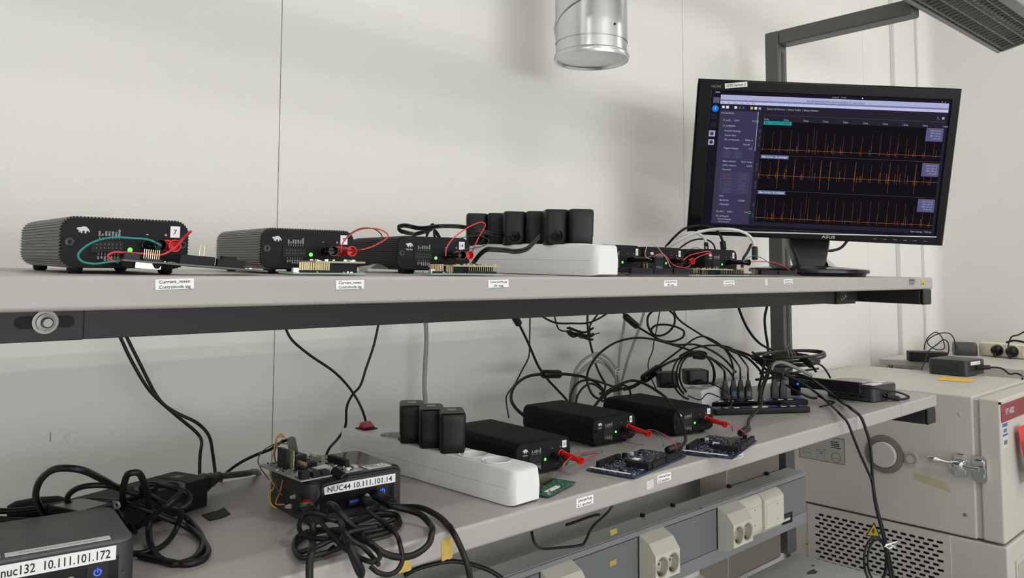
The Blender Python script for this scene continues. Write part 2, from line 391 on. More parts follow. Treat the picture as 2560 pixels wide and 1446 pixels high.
for txt, px, py in (('Current_meas:\nControlnode tag', 437, 710.5), ('Current_meas:\nControlnode tag', 875, 712), ('Current_meas: Pos_app\nIA tag', 1246, 709.5), ('Current_meas: Pos_app\nIB tag', 1676, 708.5), ('Current_meas: Pos_app\nHorizonN32 tag', 1822, 708.5), ('Current_meas: Pos_app\nHorizonN32 tag', 1970, 705)):
    label(us, txt, px, py, .0335, .0092, YF, R(2 if px < 600 else 1))
pl = label(us, '', 2280, 704.5, .034, .0152, YF, 0, m=mat('grey_plate', (.3,.29,.28), .5), name='maker_plate')
q = at(2280, 704.5, Y=YF); tx = MB(); tx.M = us.matrix_basis.inverted() @ T(q.x, YF-.001, q.z) @ FACE_MY
tx.text('TRESTON', T(0,.0005,0), .0046, M_ink, width=.03); tx.text('MADE IN FINLAND', T(0,-.0058,0), .0028, M_ink, width=.023); tx.build('lettering', pl)
es = label(us, '', 2306.5, 706, .0105, .017, YF, 0, m=M_yellow, name='static_warning_sticker')
q = at(2306.5, 706, Y=YF); tx = MB(); tx.M = us.matrix_basis.inverted() @ T(q.x, YF-.001, q.z) @ FACE_MY
tx.add([(-.0038,-.0062,0),(.0038,-.0062,0),(.0035,-.003,0),(-.0035,-.003,0),(-.001,-.002,0),(.0012,-.002,0),(.001,.0055,0)], [(0,1,2,3),(4,5,6)], M_ink); tx.build('warning_symbol', es)
mk = label(us, '', 1915, 706, .012, .012, YF, R(8), m=mat('tape_scrap', (.6,.57,.54), .5), name='clear_tape_scrap')

ls, D = shelf('lower_shelf', 'lower pale grey shelf with mini computers and boxes, labels along its front edge', ZL, 0)
b = MB(); b.box(.05, 2.05, .161, .19, -.068, -.0295, M_dark); b.build('support_beam', ls)
for x0 in (2.047, -.02):
    b = MB(); b.box(x0, x0+.052, .006, .384, -.066, -.0295, M_dark); o = b.build('support_bracket', ls, bevel=.003)
    b = MB(); b.box(x0-.0005, x0+.0525, -.002, .0057, -.0665, -.029, M_black); b.build('end_plug', o, bevel=.003)
for txt, px, py in (('Current_meas: Pos_app\nL1 anchor', 1462, 1254), ('Current_meas: Pos_app\nL2 anchor', 1660, 1195), ('Current_meas: Pos_app\nhorizontal anchor', 1844, 1138)):
    label(ls, txt, px, py, .034, .0118, YF, 0)
label(ls, '', 1625, 1212, .017, .0125, YF, R(3), m=mat('peeled_label', (.62,.6,.58), .7, var=.2, vscale=300), name='peeled_label')
def patch(px, py, w, h, seed, m, nm, par, Y):
    q = par.matrix_basis.inverted() @ at(px, py, Y=Y-.0004); r2 = random.Random(seed); o = []
    for i in range(16):
        a = i/16*4; s = int(a); f = a-s; x, y = [(-1+2*f,-1),(1,-1+2*f),(1-2*f,1),(-1,1-2*f)][s]
        o.append((q.x+w/2*x*(.88+.2*r2.random()), q.y, q.z+h/2*y*(.9+.15*r2.random())))
    b = MB(); b.add(o, [tuple(range(16))], m); return b.build(nm, par)
patch(1118, 1374, .016, .024, 3, M_tape, 'old_tape', ls, YF); patch(1012, 1413, .017, .016, 4, M_tape, 'old_tape', ls, YF)
for px in (2112, 2144):     # joints of the clear tape wrapped over the front edge
    q = at(px, 1053-(px-2112)*.3, Z=ZL); b = MB(); b.box(q.x-.0012, q.x+.0012, -.0004, .12, -.028, .0003, mat('tape_edge', (.36,.37,.35), .4)); b.build('tape_edge', ls)
q = at(2246, 1011, Z=ZL); MB().box(q.x-.001, q.x+.001, -.0004, .0, -.028, .0003, MATS['tape_edge']).build('tape_edge', ls)

# ------------------------------------------------------------------ power rail
zr1, zr0 = C-.532, C-.668
t = thing('power_rail', 'grey steel cable trunking with cream sockets under the lower shelf', 'power rail', (1, 1.05, zr0))
b = MB(); b.M = rel(t); b.box(-.3, 2.085, 1.05, 1.102, zr0, zr1, M_rail); b.build('trunking', t, bevel=.003)
b = MB(); b.M = rel(t); b.box(-.3, 2.083, 1.048, 1.1, zr1+.0002, zr1+.0012, M_railtop); b.build('top_cover', t)
b = MB(); b.M = rel(t); b.box(-.3, 2.085, 1.0445, 1.05, zr0, zr0+.03, M_rail); b.build('bottom_lip', t, bevel=.002)
b = MB(); b.M = rel(t); b.box(-.3, 2.085, 1.0445, 1.05, zr1-.012, zr1, M_rail); b.build('top_lip', t, bevel=.002)
zp1, zp0 = zr1-.0135, zr0+.031
for x0, x1 in ((-.3, .755), (.845, 1.052), (1.14, 1.345), (1.43, 1.643), (1.922, 2.084)):
    b = MB(); b.M = rel(t); b.box(x0+.0008, x1-.0008, 1.046, 1.05, zp0, zp1, mat('rail_cover', (.2,.206,.22), .5)); b.build('cover_panel', t)
def socket_block(x0, w, n, dp, kind='socket'):
    b = MB(); b.M = rel(t); h1, h0 = zp1+.004, zp0-.006; y = 1.0445; k = .022 if kind == 'socket' else .01
    prof = [(y,h1), (y-dp*.55,h1-k*.55), (y-dp,h1-k*1.6), (y-dp,h0+.016), (y-dp*.45,h0+.004), (y,h0)]
    b.loft([[(x, py, pz) for py, pz in prof] for x in (x0, x0+w)], M_cream)
    o = b.build('socket_block' if kind == 'socket' else 'blank_cover', t, bevel=.0025)
    yc = y-dp
    if kind == 'socket':
        for i in range(n):
            cx = x0+w*(.27+.46*i); cz = (h1-k*1.6+h0+.016)/2
            s = MB(); s.M = rel(t)
            s.lathe([(.0205,-.0001),(.0195,.0012),(.0185,.0002),(.0183,-.012),(.0001,-.012)], mat('cream_well', (.6,.56,.45), .4), 24, p=(cx, yc, cz), axis='-y', cap=False)
            q = s.build('socket', o, smooth=40)
            # side earth clips and the dark well mouth
    else:
        s = MB(); s.M = rel(t); m2 = .006; s.box(x0+m2, x0+w-m2, yc-.0012, yc, h0+.022, h1-.026, M_cream); s.build('insert', o, bevel=.001)
        s = MB(); s.M = rel(t)
        for zz in (h0+.03, h1-.034): s.box(x0+w*.6, x0+w*.6+.002, yc-.0015, yc-.0012, zz, zz+.003, M_slot)
        s.build('screw', o)
    return o
def deep_socket(x0, w):
    """wedge block with two round recessed sockets, wells cut as real rings"""
    h1, h0 = zp1+.004, zp0-.006; y = 1.0445; dp = .042; yc = y-dp; zt_, zb_ = h1-.034, h0+.016
    b = MB(); b.M = rel(t); rr_ = .0188; N = 24
    cs = [x0+w*.27, x0+w*.73]; cz = (zt_+zb_)/2
    # front face with two holes: four strips around each hole
    def face(xa, xb, cx):
        out = [(xa, zb_), (xb, zb_), (xb, zt_), (xa, zt_)]
        ring = [(cx+rr_*math.cos(2*math.pi*i/N), cz+rr_*math.sin(2*math.pi*i/N)) for i in range(N)]
        per = []
        for i in range(N):
            a = 2*math.pi*i/N; dx, dz = math.cos(a), math.sin(a)
            k = min(((xb-cx) if dx > 0 else (cx-xa))/max(1e-9, abs(dx)), ((zt_-cz) if dz > 0 else (cz-zb_))/max(1e-9, abs(dz)))
            per.append((cx+dx*k, cz+dz*k))
        vs = [(x, yc, z) for x, z in per]+[(x, yc, z) for x, z in ring]
        b.add(vs, [(i, (i+1) % N, N+(i+1) % N, N+i) for i in range(N)], M_cream)
        for ca, cb2 in ((out[0],3),(out[1],0),(out[2],1),(out[3],2)):
            q = min(range(N), key=lambda i: (per[i][0]-ca[0])**2+(per[i][1]-ca[1])**2)
            for j in (q, (q-1) % N):
                b.add([(ca[0], yc, ca[1]), (per[j][0], yc, per[j][1]), (per[(j+1) % N][0], yc, per[(j+1) % N][1])], [(0,1,2)], M_cream)
    face(x0, x0+w/2, cs[0]); face(x0+w/2, x0+w, cs[1])
    A = [(y,h1), (y-dp*.6,h1-.012), (yc,zt_)]; Bt = [(yc,zb_), (y-dp*.5,h0+.003), (y,h0)]
    for L in (A, Bt):
        for (ya, za), (yb, zb2) in zip(L[:-1], L[1:]): b.add([(x0,ya,za),(x0+w,ya,za),(x0+w,yb,zb2),(x0,yb,zb2)], [(0,1,2,3)], M_cream)
    for x in (x0, x0+w): b.add([(x, py, pz) for py, pz in A+Bt], [tuple(range(6))], M_cream)
    o = b.build('socket_block', t)
    M_well = mat('cream_well', (.62, .58, .47), .4)
    for cx in cs:
        s = MB(); s.M = rel(t); s.lathe([(.0215,.0008),(.0206,.0014),(.0188,.0),(.0182,-.016),(.0001,-.016)], M_well, N, p=(cx, yc, cz), axis='-y', cap=False); q = s.build('socket', o, smooth=40)
    for cx in cs:
        s = MB(); s.M = rel(t); s.box(cx-.0035, cx+.0035, yc+.002, yc+.0155, cz+.0125, cz+.0165, M_steel); s.box(cx-.0035, cx+.0035, yc+.002, yc+.0155, cz-.0165, cz-.0125, M_steel); s.build('earth_clip', o)
        s = MB(); s.M = rel(t)
        for dx in (-.0095, .0095): s.lathe([(.0025,0),(.0001,.0001)], M_slot, 10, p=(cx+dx, yc+.0156, cz), axis='-y', cap=False)
        s.build('pin_hole', o)
for x0 in (.757, 1.054, 1.347, 1.645): deep_socket(x0, .085)
socket_block(1.7305, .0945, 0, .014, 'blank'); socket_block(1.8255, .0945, 0, .022, 'blank')
for px, py in ((1534, 1331), (1533, 1408)):
    patch(px, py, .022, .011, px, M_tape, 'tape_piece', t, 1.0442 if py < 1350 else 1.0457)
label(t, '', 1968, 1297, .056, .026, 1.0445, R(-2), m=M_black, name='rating_plate')
tx = MB(); q = at(1968, 1297, Y=1.0437); tx.M = rel(t) @ T(q.x, q.y, q.z) @ FACE_MY; tx.text('TRESTON', T(0,.005,0), .0035, M_printd, width=.04); tx.box(-.016,.016,-.006,.001,0,.0001,M_print); tx.build('lettering', t)
q = at(1753, 1277, Y=1.0455); b = MB(); b.M = rel(t) @ T(q.x, q.y, q.z) @ FACE_MY; b.add([(-.005,.006,0),(.003,.007,0),(.003,-.008,0),(0,-.011,0),(-.001,.002,0),(-.005,.003,0)], [(0,1,4,5),(1,2,3,4)], M_ink); b.build('ink_mark', t)
for px, py in ((1818, 1158), (1776, 1199), (1633, 1243), (1554, 1266)):   # dark clips along the back of the trunking
    q = at(px, py, Z=zr1+.012); b = MB(); b.M = rel(t); b.box(q.x-.004, q.x+.004, 1.092, 1.1, zr1+.0013, zr1+.009, M_black); b.build('clip', t)
# ------------------------------------------------------------------ climate chamber at the end of the bench
XC = 2.33; zc1, zc0 = C-.316, C-.686
t = thing('climate_chamber', 'beige climate test chamber with round port plug and chrome latch, past the bench end', 'test chamber', (2.6, .93, 0))
IV = rel(t)
def px_on(px, py): q = at(px, py, X=XC); return q.y, q.z
b = MB(); b.M = IV; b.box(XC, 2.86, .70, 1.225, zc0, zc1, M_chamber); b.build('upper_cabinet', t, bevel=.006, seg=3)
b = MB(); b.M = IV; b.box(XC+.006, 2.86, .688, .70, zc0+.004, zc1-.008, mat('door_gasket', (.5,.48,.43), .6)); b.build('door_gasket', t)
door = MB(); door.M = IV; door.box(XC, 2.86, .636, .688, zc0+.002, zc1-.002, M_chamber); door = door.build('door', t, bevel=.006, seg=3)
b = MB(); b.M = IV; b.box(XC, 2.86, .632, 1.225, .06, zc0-.004, M_chamber); base = b.build('base_cabinet', t, bevel=.005, seg=3)
b = MB(); b.M = IV; b.box(XC+.03, 2.84, .66, 1.2, 0, .06, M_black); b.build('plinth', t)
def on_face(y, z, e=0): return IV @ T(XC-e, y, z) @ FACE_MX
# port plug
y, z = px_on(2211, 1136)
b = MB(); b.M = on_face(y, z); b.lathe([(.054,0),(.053,.003),(.038,.0045),(.037,.002)], mat('port_ring', (.2,.185,.16), .45), 48, cap=False); o = b.build('port_ring', t, smooth=40)
b = MB(); b.M = on_face(y, z); b.lathe([(.0355,0),(.0355,.014),(.0335,.0165),(.0001,.0165)], M_chamber, 48); b.build('port_plug', o, smooth=40)
y, z = px_on(2280.5, 1147)
b = MB(); b.M = on_face(y, z); b.prism([(.0195*math.cos(R(60*i+8)), .0195*math.sin(R(60*i+8))) for i in range(6)], 0, .007, M_chamber); b.lathe([(.0145,.007),(.014,.0095),(.012,.0095),(.0115,.003),(.0001,.003)], mat('port_glass', (.3,.3,.27), .2), 28, cap=False); b.build('side_port', t, bevel=.001)
# door latch
def Pm(px, py, e): q = at(px, py, X=XC-e); return IV @ Vector((XC-e, q.y, q.z))
lt = MB(); y0, z0 = px_on(2403, 1163)
lt.M = on_face(y0, z0); lt.prism(rrect(.032, .062, .008), 0, .006, M_chrome); lt.prism(rrect(.024, .02, .006, cy=.019), .006, .012, M_chrome); lt.prism(rrect(.024, .02, .006, cy=-.019), .006, .012, M_chrome)
lt = lt.build('door_latch', t, bevel=.002)
b = MB(); b.M = on_face(y0, z0)
b.loft([[( -.022+x, y_, z_) for y_, z_ in [(k*math.cos(a), .02+k*.7*math.sin(a)) for a in [2*math.pi*i/14 for i in range(14)]]] for x, k in ((.0,.004),(.003,.0125),(.02,.0145),(.034,.013),(.04,.006))], M_chrome); b.build('latch_body', lt, smooth=60)
b = MB(); b.tube([Pm(2390,1160,.02), Pm(2370,1156,.024), Pm(2352,1152,.028)], [.004,.0035,.004], M_chrome, 12)
b.tube([Pm(2352,1152,.028), Pm(2338,1149,.03), Pm(2326,1147,.031), Pm(2321,1146,.031)], [.004,.0085,.0095,.007], M_chrome, 12); b.build('latch_lever', lt, smooth=60)
y1, z1 = px_on(2451, 1173)
b = MB(); b.M = on_face(y1, z1); b.prism(rrect(.034, .068, .01), 0, .007, M_chrome); b.prism(rrect(.026, .05, .008), .007, .015, M_chrome, s1=.9); b.prism(rrect(.022, .018, .005, cx=.006), .015, .024, M_chrome); b.build('latch_keeper', lt, bevel=.002)
b = MB(); b.tube([Pm(2405,1166,.022), Pm(2425,1172,.022), Pm(2448,1175,.021)], [.007,.0065,.007], M_chrome, 12); b.build('latch_tongue', lt, smooth=60)
# tape, screws, instruction plate
b = MB(); b.M = IV
pts = [at(*p, X=XC-.0006) for p in ((2284,1183),(2364,1207),(2379,1232),(2288,1199))]; b.add([tuple(p) for p in pts], [(0,1,2,3)], mat('pale_tape', (.5,.44,.3), .5)); b.build('tape_strip', t)
for px, py in ((2399.5,1036.5), (2413,1288), (2053,1278), (2332,1341)):
    y, z = px_on(px, py); b = MB(); b.M = on_face(y, z); b.lathe([(.0045,0),(.004,.0022),(.0015,.003),(.0001,.0026)], M_steel if py > 1250 else M_chamber, 14, cap=False); b.build('screw', t, smooth=50)
ya, za = px_on(2000, 1143); yb, zb = px_on(2113, 1163); zt_ = za+.075
pl = MB(); pl.M = IV; pl.box(XC-.001, XC, yb, ya, za, zt_, mat('instruction_plate', (.4,.4,.36), .45)); pl = pl.build('instruction_plate', t)
b = MB(); b.M = IV; e = XC-.0012; k = .0006
for z_ in (za+.0004, zt_-.001): b.box(e, e+.0001, yb, ya, z_-k, z_+k, M_ink)
for y_ in (yb+.0005, ya-.0005): b.box(e, e+.0001, y_-k, y_+k, za, zt_, M_ink)
def ring(cy, cz, r, th=.0005):
    n = 28; vs = [(e, cy+q*math.cos(2*math.pi*i/n), cz+q*math.sin(2*math.pi*i/n)) for q in (r-th, r+th) for i in range(n)]
    b.add(vs, [(i, (i+1) % n, n+(i+1) % n, n+i) for i in range(n)], M_inkg)
L = ya-yb
ring(yb+L*.83, za+.018, .013); ring(yb+L*.19, za+.017, .013); ring(yb+L*.19, za+.017, .0145)
for fy, fz, w_, h_ in ((.83,.018,.02,.0005),(.19,.014,.02,.0005),(.52,.026,.012,.0006),(.52,.021,.012,.0006),(.19,.045,.03,.0012),(.2,.051,.024,.0014),(.2,.056,.026,.0014),(.22,.062,.022,.0014),(.6,.033,.01,.0006),(.44,.034,.01,.0006)):
    b.box(e, e+.0001, yb+L*fy-w_/2, yb+L*fy+w_/2, za+fz-h_, za+fz+h_, M_ink)
for y_ in (yb+L*.44, yb+L*.61): b.box(e, e+.0001, y_-.0004, y_+.0004, za+.008, za+.03, M_inkg)
for z_ in (za+.008, za+.03): b.box(e, e+.0001, yb+L*.44, yb+L*.61, z_-.0004, z_+.0004, M_inkg)
b.build('diagram', pl)
# ventilation grille with real slots
gy1 = px_on(2022, 1300)[0]; gy0 = px_on(2376, 1400)[0]; gz1 = px_on(2050, 1268)[1]; gz0 = gz1-.3
g = MB(); g.M = IV @ T(XC-.0035, 0, 0); rows = 20; p_ = .01225; q_ = .0235; sl, sh = .0168, .0074
top = gz1-.016; ys0 = gy0+.012; ncol = int((gy1-.012-ys0-q_/2)/q_)
yL, yH = ys0, ys0+q_*(ncol+.5)
M_g = M_chamber
def rect(y0_, y1_, z0_, z1_): g.add([(0,y0_,z0_),(0,y1_,z0_),(0,y1_,z1_),(0,y0_,z1_)], [(3,2,1,0)], M_g)
rect(gy0, gy1, top, gz1); rect(gy0, gy1, gz0, top-rows*p_); rect(gy0, yL, top-rows*p_, top); rect(yH, gy1, top-rows*p_, top)
for r_ in range(rows):
    z1_ = top-r_*p_; z0_ = z1_-p_; off = q_/2 if r_ % 2 else 0
    if off: rect(yL, yL+off, z0_, z1_)
    else: rect(yH-q_/2, yH, z0_, z1_)
    for c_ in range(ncol):
        a0 = yL+off+c_*q_; cy_, cz_ = a0+q_/2, (z0_+z1_)/2
        ringp = [(cy_+s*(sl-sh)/2+sh/2*math.cos(R(a)), cz_+sh/2*math.sin(R(a))) for s, aa in ((1,(-60,0,60)),(-1,(120,180,240))) for a in aa]
        out = [(a0+q_,z0_),(a0+q_,cz_),(a0+q_,z1_),(a0,z1_),(a0,cz_),(a0,z0_)]
        n = 6; vs = [(0,y_,z_) for y_, z_ in out]+[(0,y_,z_) for y_, z_ in ringp]+[(.0032,y_,z_) for y_, z_ in ringp]
        g.add(vs, [(n+i, n+(i+1) % n, (i+1) % n, i) for i in range(n)], M_g); g.add(vs, [(2*n+i, 2*n+(i+1) % n, n+(i+1) % n, n+i) for i in range(n)]+[tuple(range(3*n-1, 2*n-1, -1))], M_slot)
gr = g.build('vent_grille', t)
b = MB(); b.M = IV; b.box(XC-.0036, XC, gy1, gy1+.002, gz0, gz1, M_chamber); b.box(XC-.0036, XC, gy0-.002, gy0, gz0, gz1, M_chamber); b.box(XC-.0036, XC, gy0-.002, gy1+.002, gz1, gz1+.002, M_chamber); b.build('grille_frame', gr)
for pts, m, nm in (([(2185.5,1305.5),(2164.5,1341),(2200.5,1343.5)], M_ink, 'warning_sign'),):
    Q = [at(*p, X=XC-.0045) for p in pts]; b = MB(); b.M = IV; b.add([tuple(p) for p in Q], [(0,1,2)], m); ws = b.build(nm, t)
    c_ = (Q[0]+Q[1]+Q[2])/3; b = MB(); b.M = IV; b.add([tuple(c_+(p-c_)*.8+Vector((-.0003,0,0))) for p in Q], [(0,1,2)], M_yellow)
    bolt = [(.001,.011),(-.005,-.001),(-.0005,-.0005),(-.003,-.011),(.005,.002),(.001,.0015),(.004,.011)]
    b.add([(c_.x-.0006, c_.y-y_*1.0, c_.z+z_*.9) for y_, z_ in bolt], [(0,1,2,5,6),(2,3,4,5)], M_ink); b.build('lightning_mark', ws)
y, z = px_on(2019.5, 1361); b = MB(); b.M = on_face(y, z, .001); b.lathe([(.0001,.001),(.0055,.001),(.006,0)], M_yellow, 14, cap=False); b.box(-.0055,.0055,-.001,.001,.001,.0014,M_ink); b.build('earth_sticker', t)
# front of the door
YD = .636
def fr(px, py): q = at(px, py, Y=YD); return q.x, q.z
xa, z1_ = fr(2501.5, 1013); _, z0_ = fr(2503.5, 1058.5)
b = MB(); b.M = IV; b.prism(rrect(.45, z1_-z0_, .006, cx=xa+.225, cy=(z0_+z1_)/2), 0, .001, M_maroon)
nb = b; nb.v = [tuple(IV @ Vector((v[0]-IV.translation.x, YD-(v[2]-IV.translation.z), v[1]-IV.translation.y))) for v in nb.v]; mp = nb.build('name_panel', t)
xt, zt2 = fr(2523.5, 1027)
b = MB(); b.M = IV @ T(xt, YD-.0012, zt2-.008) @ FACE_MY; b.text('VT 4002', T(0,0,0), .016, M_print, width=.078); b.build('lettering', mp)
xs_, zs1 = fr(2505, 1061.5); _, zs0 = fr(2508, 1122)
b = MB(); b.M = IV; b.box(xs_, xs_+.045, YD-.0006, YD, zs0, zs1, mat('pale_sticker', (.6,.62,.64), .5)); sk = b.build('inventory_sticker', t)
b = MB(); b.M = IV; h_ = zs1-zs0
for f0, f1, m in ((.86,1,M_blue),(.48,.56,M_blue),(.62,.78,M_inkg),(.12,.3,M_inkg)): b.box(xs_+(.001 if m == M_blue else .009), xs_+(.044 if m == M_blue else .037), YD-.001, YD-.0006, zs0+h_*f0, zs0+h_*f1, m)
b.build('print', sk)
b = MB(); b.M = IV; b.box(XC-.001, XC+.004, YD-.002, YD+.004, zc1-.013, zc1-.007, M_slot); b.build('paint_chip', t)
# hand grip of the door beyond the tag, drawer on the base
xg, zg = fr(2554, 1140); b = MB(); b.M = IV; b.box(xg+.02, xg+.05, YD-.03, YD, zg-.05, zg+.05, M_black); b.build('door_grip', t, bevel=.004)
xd, zd = fr(2533, 1402); b = MB(); b.M = IV; b.box(xd, 2.84, .628, .632, zd-.16, zd, M_chamber); b.box(xd+.012, 2.82, .6265, .628, zd-.06, zd-.012, mat('drawer_strip', (.42,.4,.36), .5)); b.build('drawer_front', t, bevel=.002)
x_, z_ = fr(2528, 1112)
tg = thing('luggage_tag', 'red and white tag hung on the front of the chamber door', 'tag', (fr(2541, 1065)[0], YD-.004, fr(2541, 1065)[1]))
b = MB(); w_ = .06; H_ = .155
def tagq(f0, f1, m, nm, par, e=0, w0=0, w1=1):
    q = MB(); n = 4; vs = []
    for i in range(n+1):
        f = f0+(f1-f0)*i/n; y = -.006-.012*math.sin(f*2.2)-e; x0 = -.03+.03*f*f
        vs += [(x0+w_*w0, y, -H_*f), (x0+w_*w1, y, -H_*f), (x0+w_*w1, y+.0006, -H_*f), (x0+w_*w0, y+.0006, -H_*f)]
    fs = [];
    for i in range(n):
        for j in range(4): a = i*4+j; c2 = i*4+(j+1) % 4; fs.append((a, c2, c2+4, a+4))
    fs += [(3,2,1,0), tuple(n*4+j for j in range(4))]
    q.add(vs, fs, m); return q.build(nm, par)
tagq(0, .52, M_red, 'red_sleeve', tg); tagq(.5, 1, M_paper, 'paper_tag', tg, .0008); tagq(.76, .8, M_red, 'red_line', tg, .0018)
tx = MB(); tx.M = T(-.008, -.0195, -.045) @ FACE_MY; tx.box(-.012,.004,-.03,.016,0,.0001,mat('faded_red', (.55,.05,.05), .5)); tx.build('print', tg)

# second cabinet behind
t = thing('oven_cabinet', 'second beige cabinet behind the chamber with a maker plate, against the right wall', 'cabinet', (3.25, .85, 0))
b = MB(); b.M = rel(t); b.box(3.0, 3.5, .45, 1.21, .05, C-.30, M_chamber); b.build('cabinet_body', t, bevel=.005)
b = MB(); b.M = rel(t); b.box(3.02, 3.48, .47, 1.19, 0, .05, M_black); b.build('plinth', t)
qa = at(2216, 917, X=2.999); qb = at(2308, 921, X=2.999)
b = MB(); b.M = rel(t); b.box(2.998, 3.0, qb.y, qa.y, qa.z-.016, qa.z+.01, mat('plate_grey', (.35,.34,.31), .5)); o = b.build('maker_plate', t)
b = MB(); b.M = rel(t) @ T(2.9975, qa.y-.008, qa.z-.012) @ FACE_MX
b.add([(0,.018,0),(.005,.018,0),(.009,.01,0),(.013,.018,0),(.018,.018,0),(.009,0,0)], [(0,1,2,5),(2,3,4,5)], M_ink)
b.text('Vötsch', T(.026,.002,0), .012, M_ink, width=.06, align='l'); b.build('lettering', o)
ZO = C-.30

# ------------------------------------------------------------------ monitor
ms = Matrix.Translation((1.689, .793, C+.253)) @ Matrix.Rotation(R(-45.845), 4, 'Z') @ Matrix.Rotation(R(12.454), 4, 'X') @ Matrix.Rotation(R(2.683), 4, 'Y')
mb_pos = Vector((1.765, .868, 0)); mb_pos.z = ZU(mb_pos.y)
t = thing('monitor', 'black flat monitor showing three orange current traces on a dark screen', 'monitor', mb_pos, R(-45.8), None, TILT)
MI = t.matrix_basis.inverted() @ ms
M_bez = mat('bezel_gloss', (.004, .004, .005), .16, spec=.18); M_back = mat('monitor_back', (.03,.03,.03), .4)
b = MB(); b.M = MI; MZ = Matrix(((1,0,0,0),(0,0,-1,0),(0,1,0,0),(0,0,0,1)))
b.M = MI @ MZ
b.prism(rrect(.567, .345, .012), -.022, -.004, mat('monitor_rim', (.06,.06,.06), .35)); b.prism(rrect(.45, .26, .03), -.05, -.022, M_back)
b.build('rear_housing', t, bevel=.002)
# bezel ring
b = MB(); b.M = MI @ MZ; sx0, sx1, sy0, sy1 = -.2535, .2655, -.1535, .149
o4 = [(-.2835,-.1725),(.2835,-.1725),(.2835,.1725),(-.2835,.1725)]; i4 = [(sx0,sy0),(sx1,sy0),(sx1,sy1),(sx0,sy1)]
b.add([(x,y,0) for x,y in o4]+[(x,y,0) for x,y in i4]+[(x,y,-.004) for x,y in o4]+[(x,y,-.003) for x,y in i4],
      [(i,(i+1) % 4,4+(i+1) % 4,4+i) for i in range(4)]+[(8+i,8+(i+1) % 4,(i+1) % 4,i) for i in range(4)]+[(4+i,4+(i+1) % 4,12+(i+1) % 4,12+i) for i in range(4)]+[(8,9,10,11)], M_bez)
bz = b.build('bezel', t, bevel=.003)
b = MB(); b.M = MI @ MZ; b.add([(-.262,-.1665,.0004),(.268,-.1555,.0004),(.268,-.1535,.0004),(-.262,-.1630,.0004)], [(0,1,2,3)], mat('silver_line', (.55,.55,.55), .3, metal=.8)); b.build('silver_line', bz)
b = MB(); b.M = MI @ MZ; b.text('ASUS', T(.03,-.1745+.0055,.0006), .0065, mat('silver_print', (.5,.5,.5), .4), width=.03); b.text('HDMI', T(-.246,.1562,.0006), .0055, M_printd, width=.02)
for i in range(6): b.box(.13+.022*i, .138+.022*i, -.166, -.1645, .0004, .0006, M_printd)
b.build('lettering', bz)
b = MB(); b.M = MI @ MZ @ T(-.203, .1632, .001) @ Matrix.Rotation(R(7), 4, 'Z'); b.box(-.0245, .0245, -.0055, .0055, 0, .0004, M_paper); o = b.build('paper_label', bz)
b = MB(); b.M = MI @ MZ @ T(-.203, .1632, .0016) @ Matrix.Rotation(R(7), 4, 'Z'); b.text('OTII Server 2', T(0,-.0026,0), .0055, M_ink, width=.042); b.build('lettering', o)
# stand
NB = Matrix.Identity(4)
b = MB(); el = [(.136*math.cos(2*math.pi*i/48), .1*math.sin(2*math.pi*i/48)) for i in range(48)]
b.loft([[(x*k, y*k, z) for x, y in el] for k, z in ((.93,0),(.95,.007),(1,.008),(1,.014),(.985,.016),(.9,.0175),(.3,.024),(.0005,.025))], M_blackg, cap=False); b.build('stand_base', t, smooth=35)
b = MB(); b.loft([[(x*k, y*k2+o, z) for x, y in rrect(.1, .05, .01)] for k, k2, o, z in ((.62,1,-.005,.02),(.75,1,0,.045),(.92,1,.01,.07),(1.05,1,.012,.12),(1.05,.8,.012,.25))], mat('stand_black', (.012,.012,.013), .25), cap=True); b.build('stand_neck', t, smooth=35)
b = MB(); b.add([(.035,-.035,.024),(.062,-.005,.024),(.035,.028,.024),(.035,-.005,.046)], [(0,1,3),(1,2,3),(0,3,2),(0,2,1)], M_chrome); b.build('neck_trim', t)
# the picture on the screen
E = lambda nm, c, s=.95: mat(nm, tuple(x*.12 for x in c), .6, emit=c, estr=s, spec=.03)
S_bg = E('screen_ground', srgb(20,18,28)); S_side = E('screen_side', srgb(52,51,74)); S_plot = E('screen_plot', srgb(13,10,17)); S_title = E('screen_title', srgb(160,163,200)); S_title2 = E('screen_menu', srgb(178,182,220))
S_txt = E('screen_text', srgb(150,150,175)); S_dim = E('screen_dim', srgb(84,84,108)); S_or = E('screen_trace', srgb(165,100,52)); S_or2 = E('screen_trace_dim', srgb(112,66,40)); S_pink = E('screen_line', srgb(120,70,66)); S_teal = E('screen_chip', srgb(20,140,140)); S_chip = E('screen_chip_grey', srgb(92,100,132))
S_box = E('screen_box', srgb(82,82,118)); S_white = E('screen_white', srgb(210,210,220)); S_blue = E('screen_blue', srgb(20,110,200)); S_grid = E('screen_grid', srgb(24,20,28)); S_green = E('screen_green', srgb(50,170,80)); S_dk = E('screen_dark_text', srgb(50,50,70)); S_bar = E('screen_bar', srgb(33,31,44))
b = MB(); b.M = MI @ MZ; b.box(sx0, sx1, sy0, sy1, -.0036, -.003, S_bg); scr = b.build('screen', t)
u = MB(); u.M = MI @ MZ; ez = [-.0028]
def rc(x0, x1, y0, y1, m): u.quad((x0,y0,ez[0]),(x1,y0,ez[0]),(x1,y1,ez[0]),(x0,y1,ez[0]), m)
def tx(s, x, y, h, m, w=None, al='l'): u.text(s, T(x, y, ez[0]+.0002), h, m, width=w, align=al)
wx0 = -.2335
rc(wx0, .262, -.148, .131, S_bar); rc(wx0, .262, .122, .1415, S_title); ez[0] += .0001; rc(wx0, .262, .1215, .1275, S_title2)
rc(wx0+.001, -.149, -.146, .107, S_side); rc(-.137, .2575, -.139, .087, S_plot); rc(-.137, .2575, .087, .1, S_bar)
ez[0] += .0002
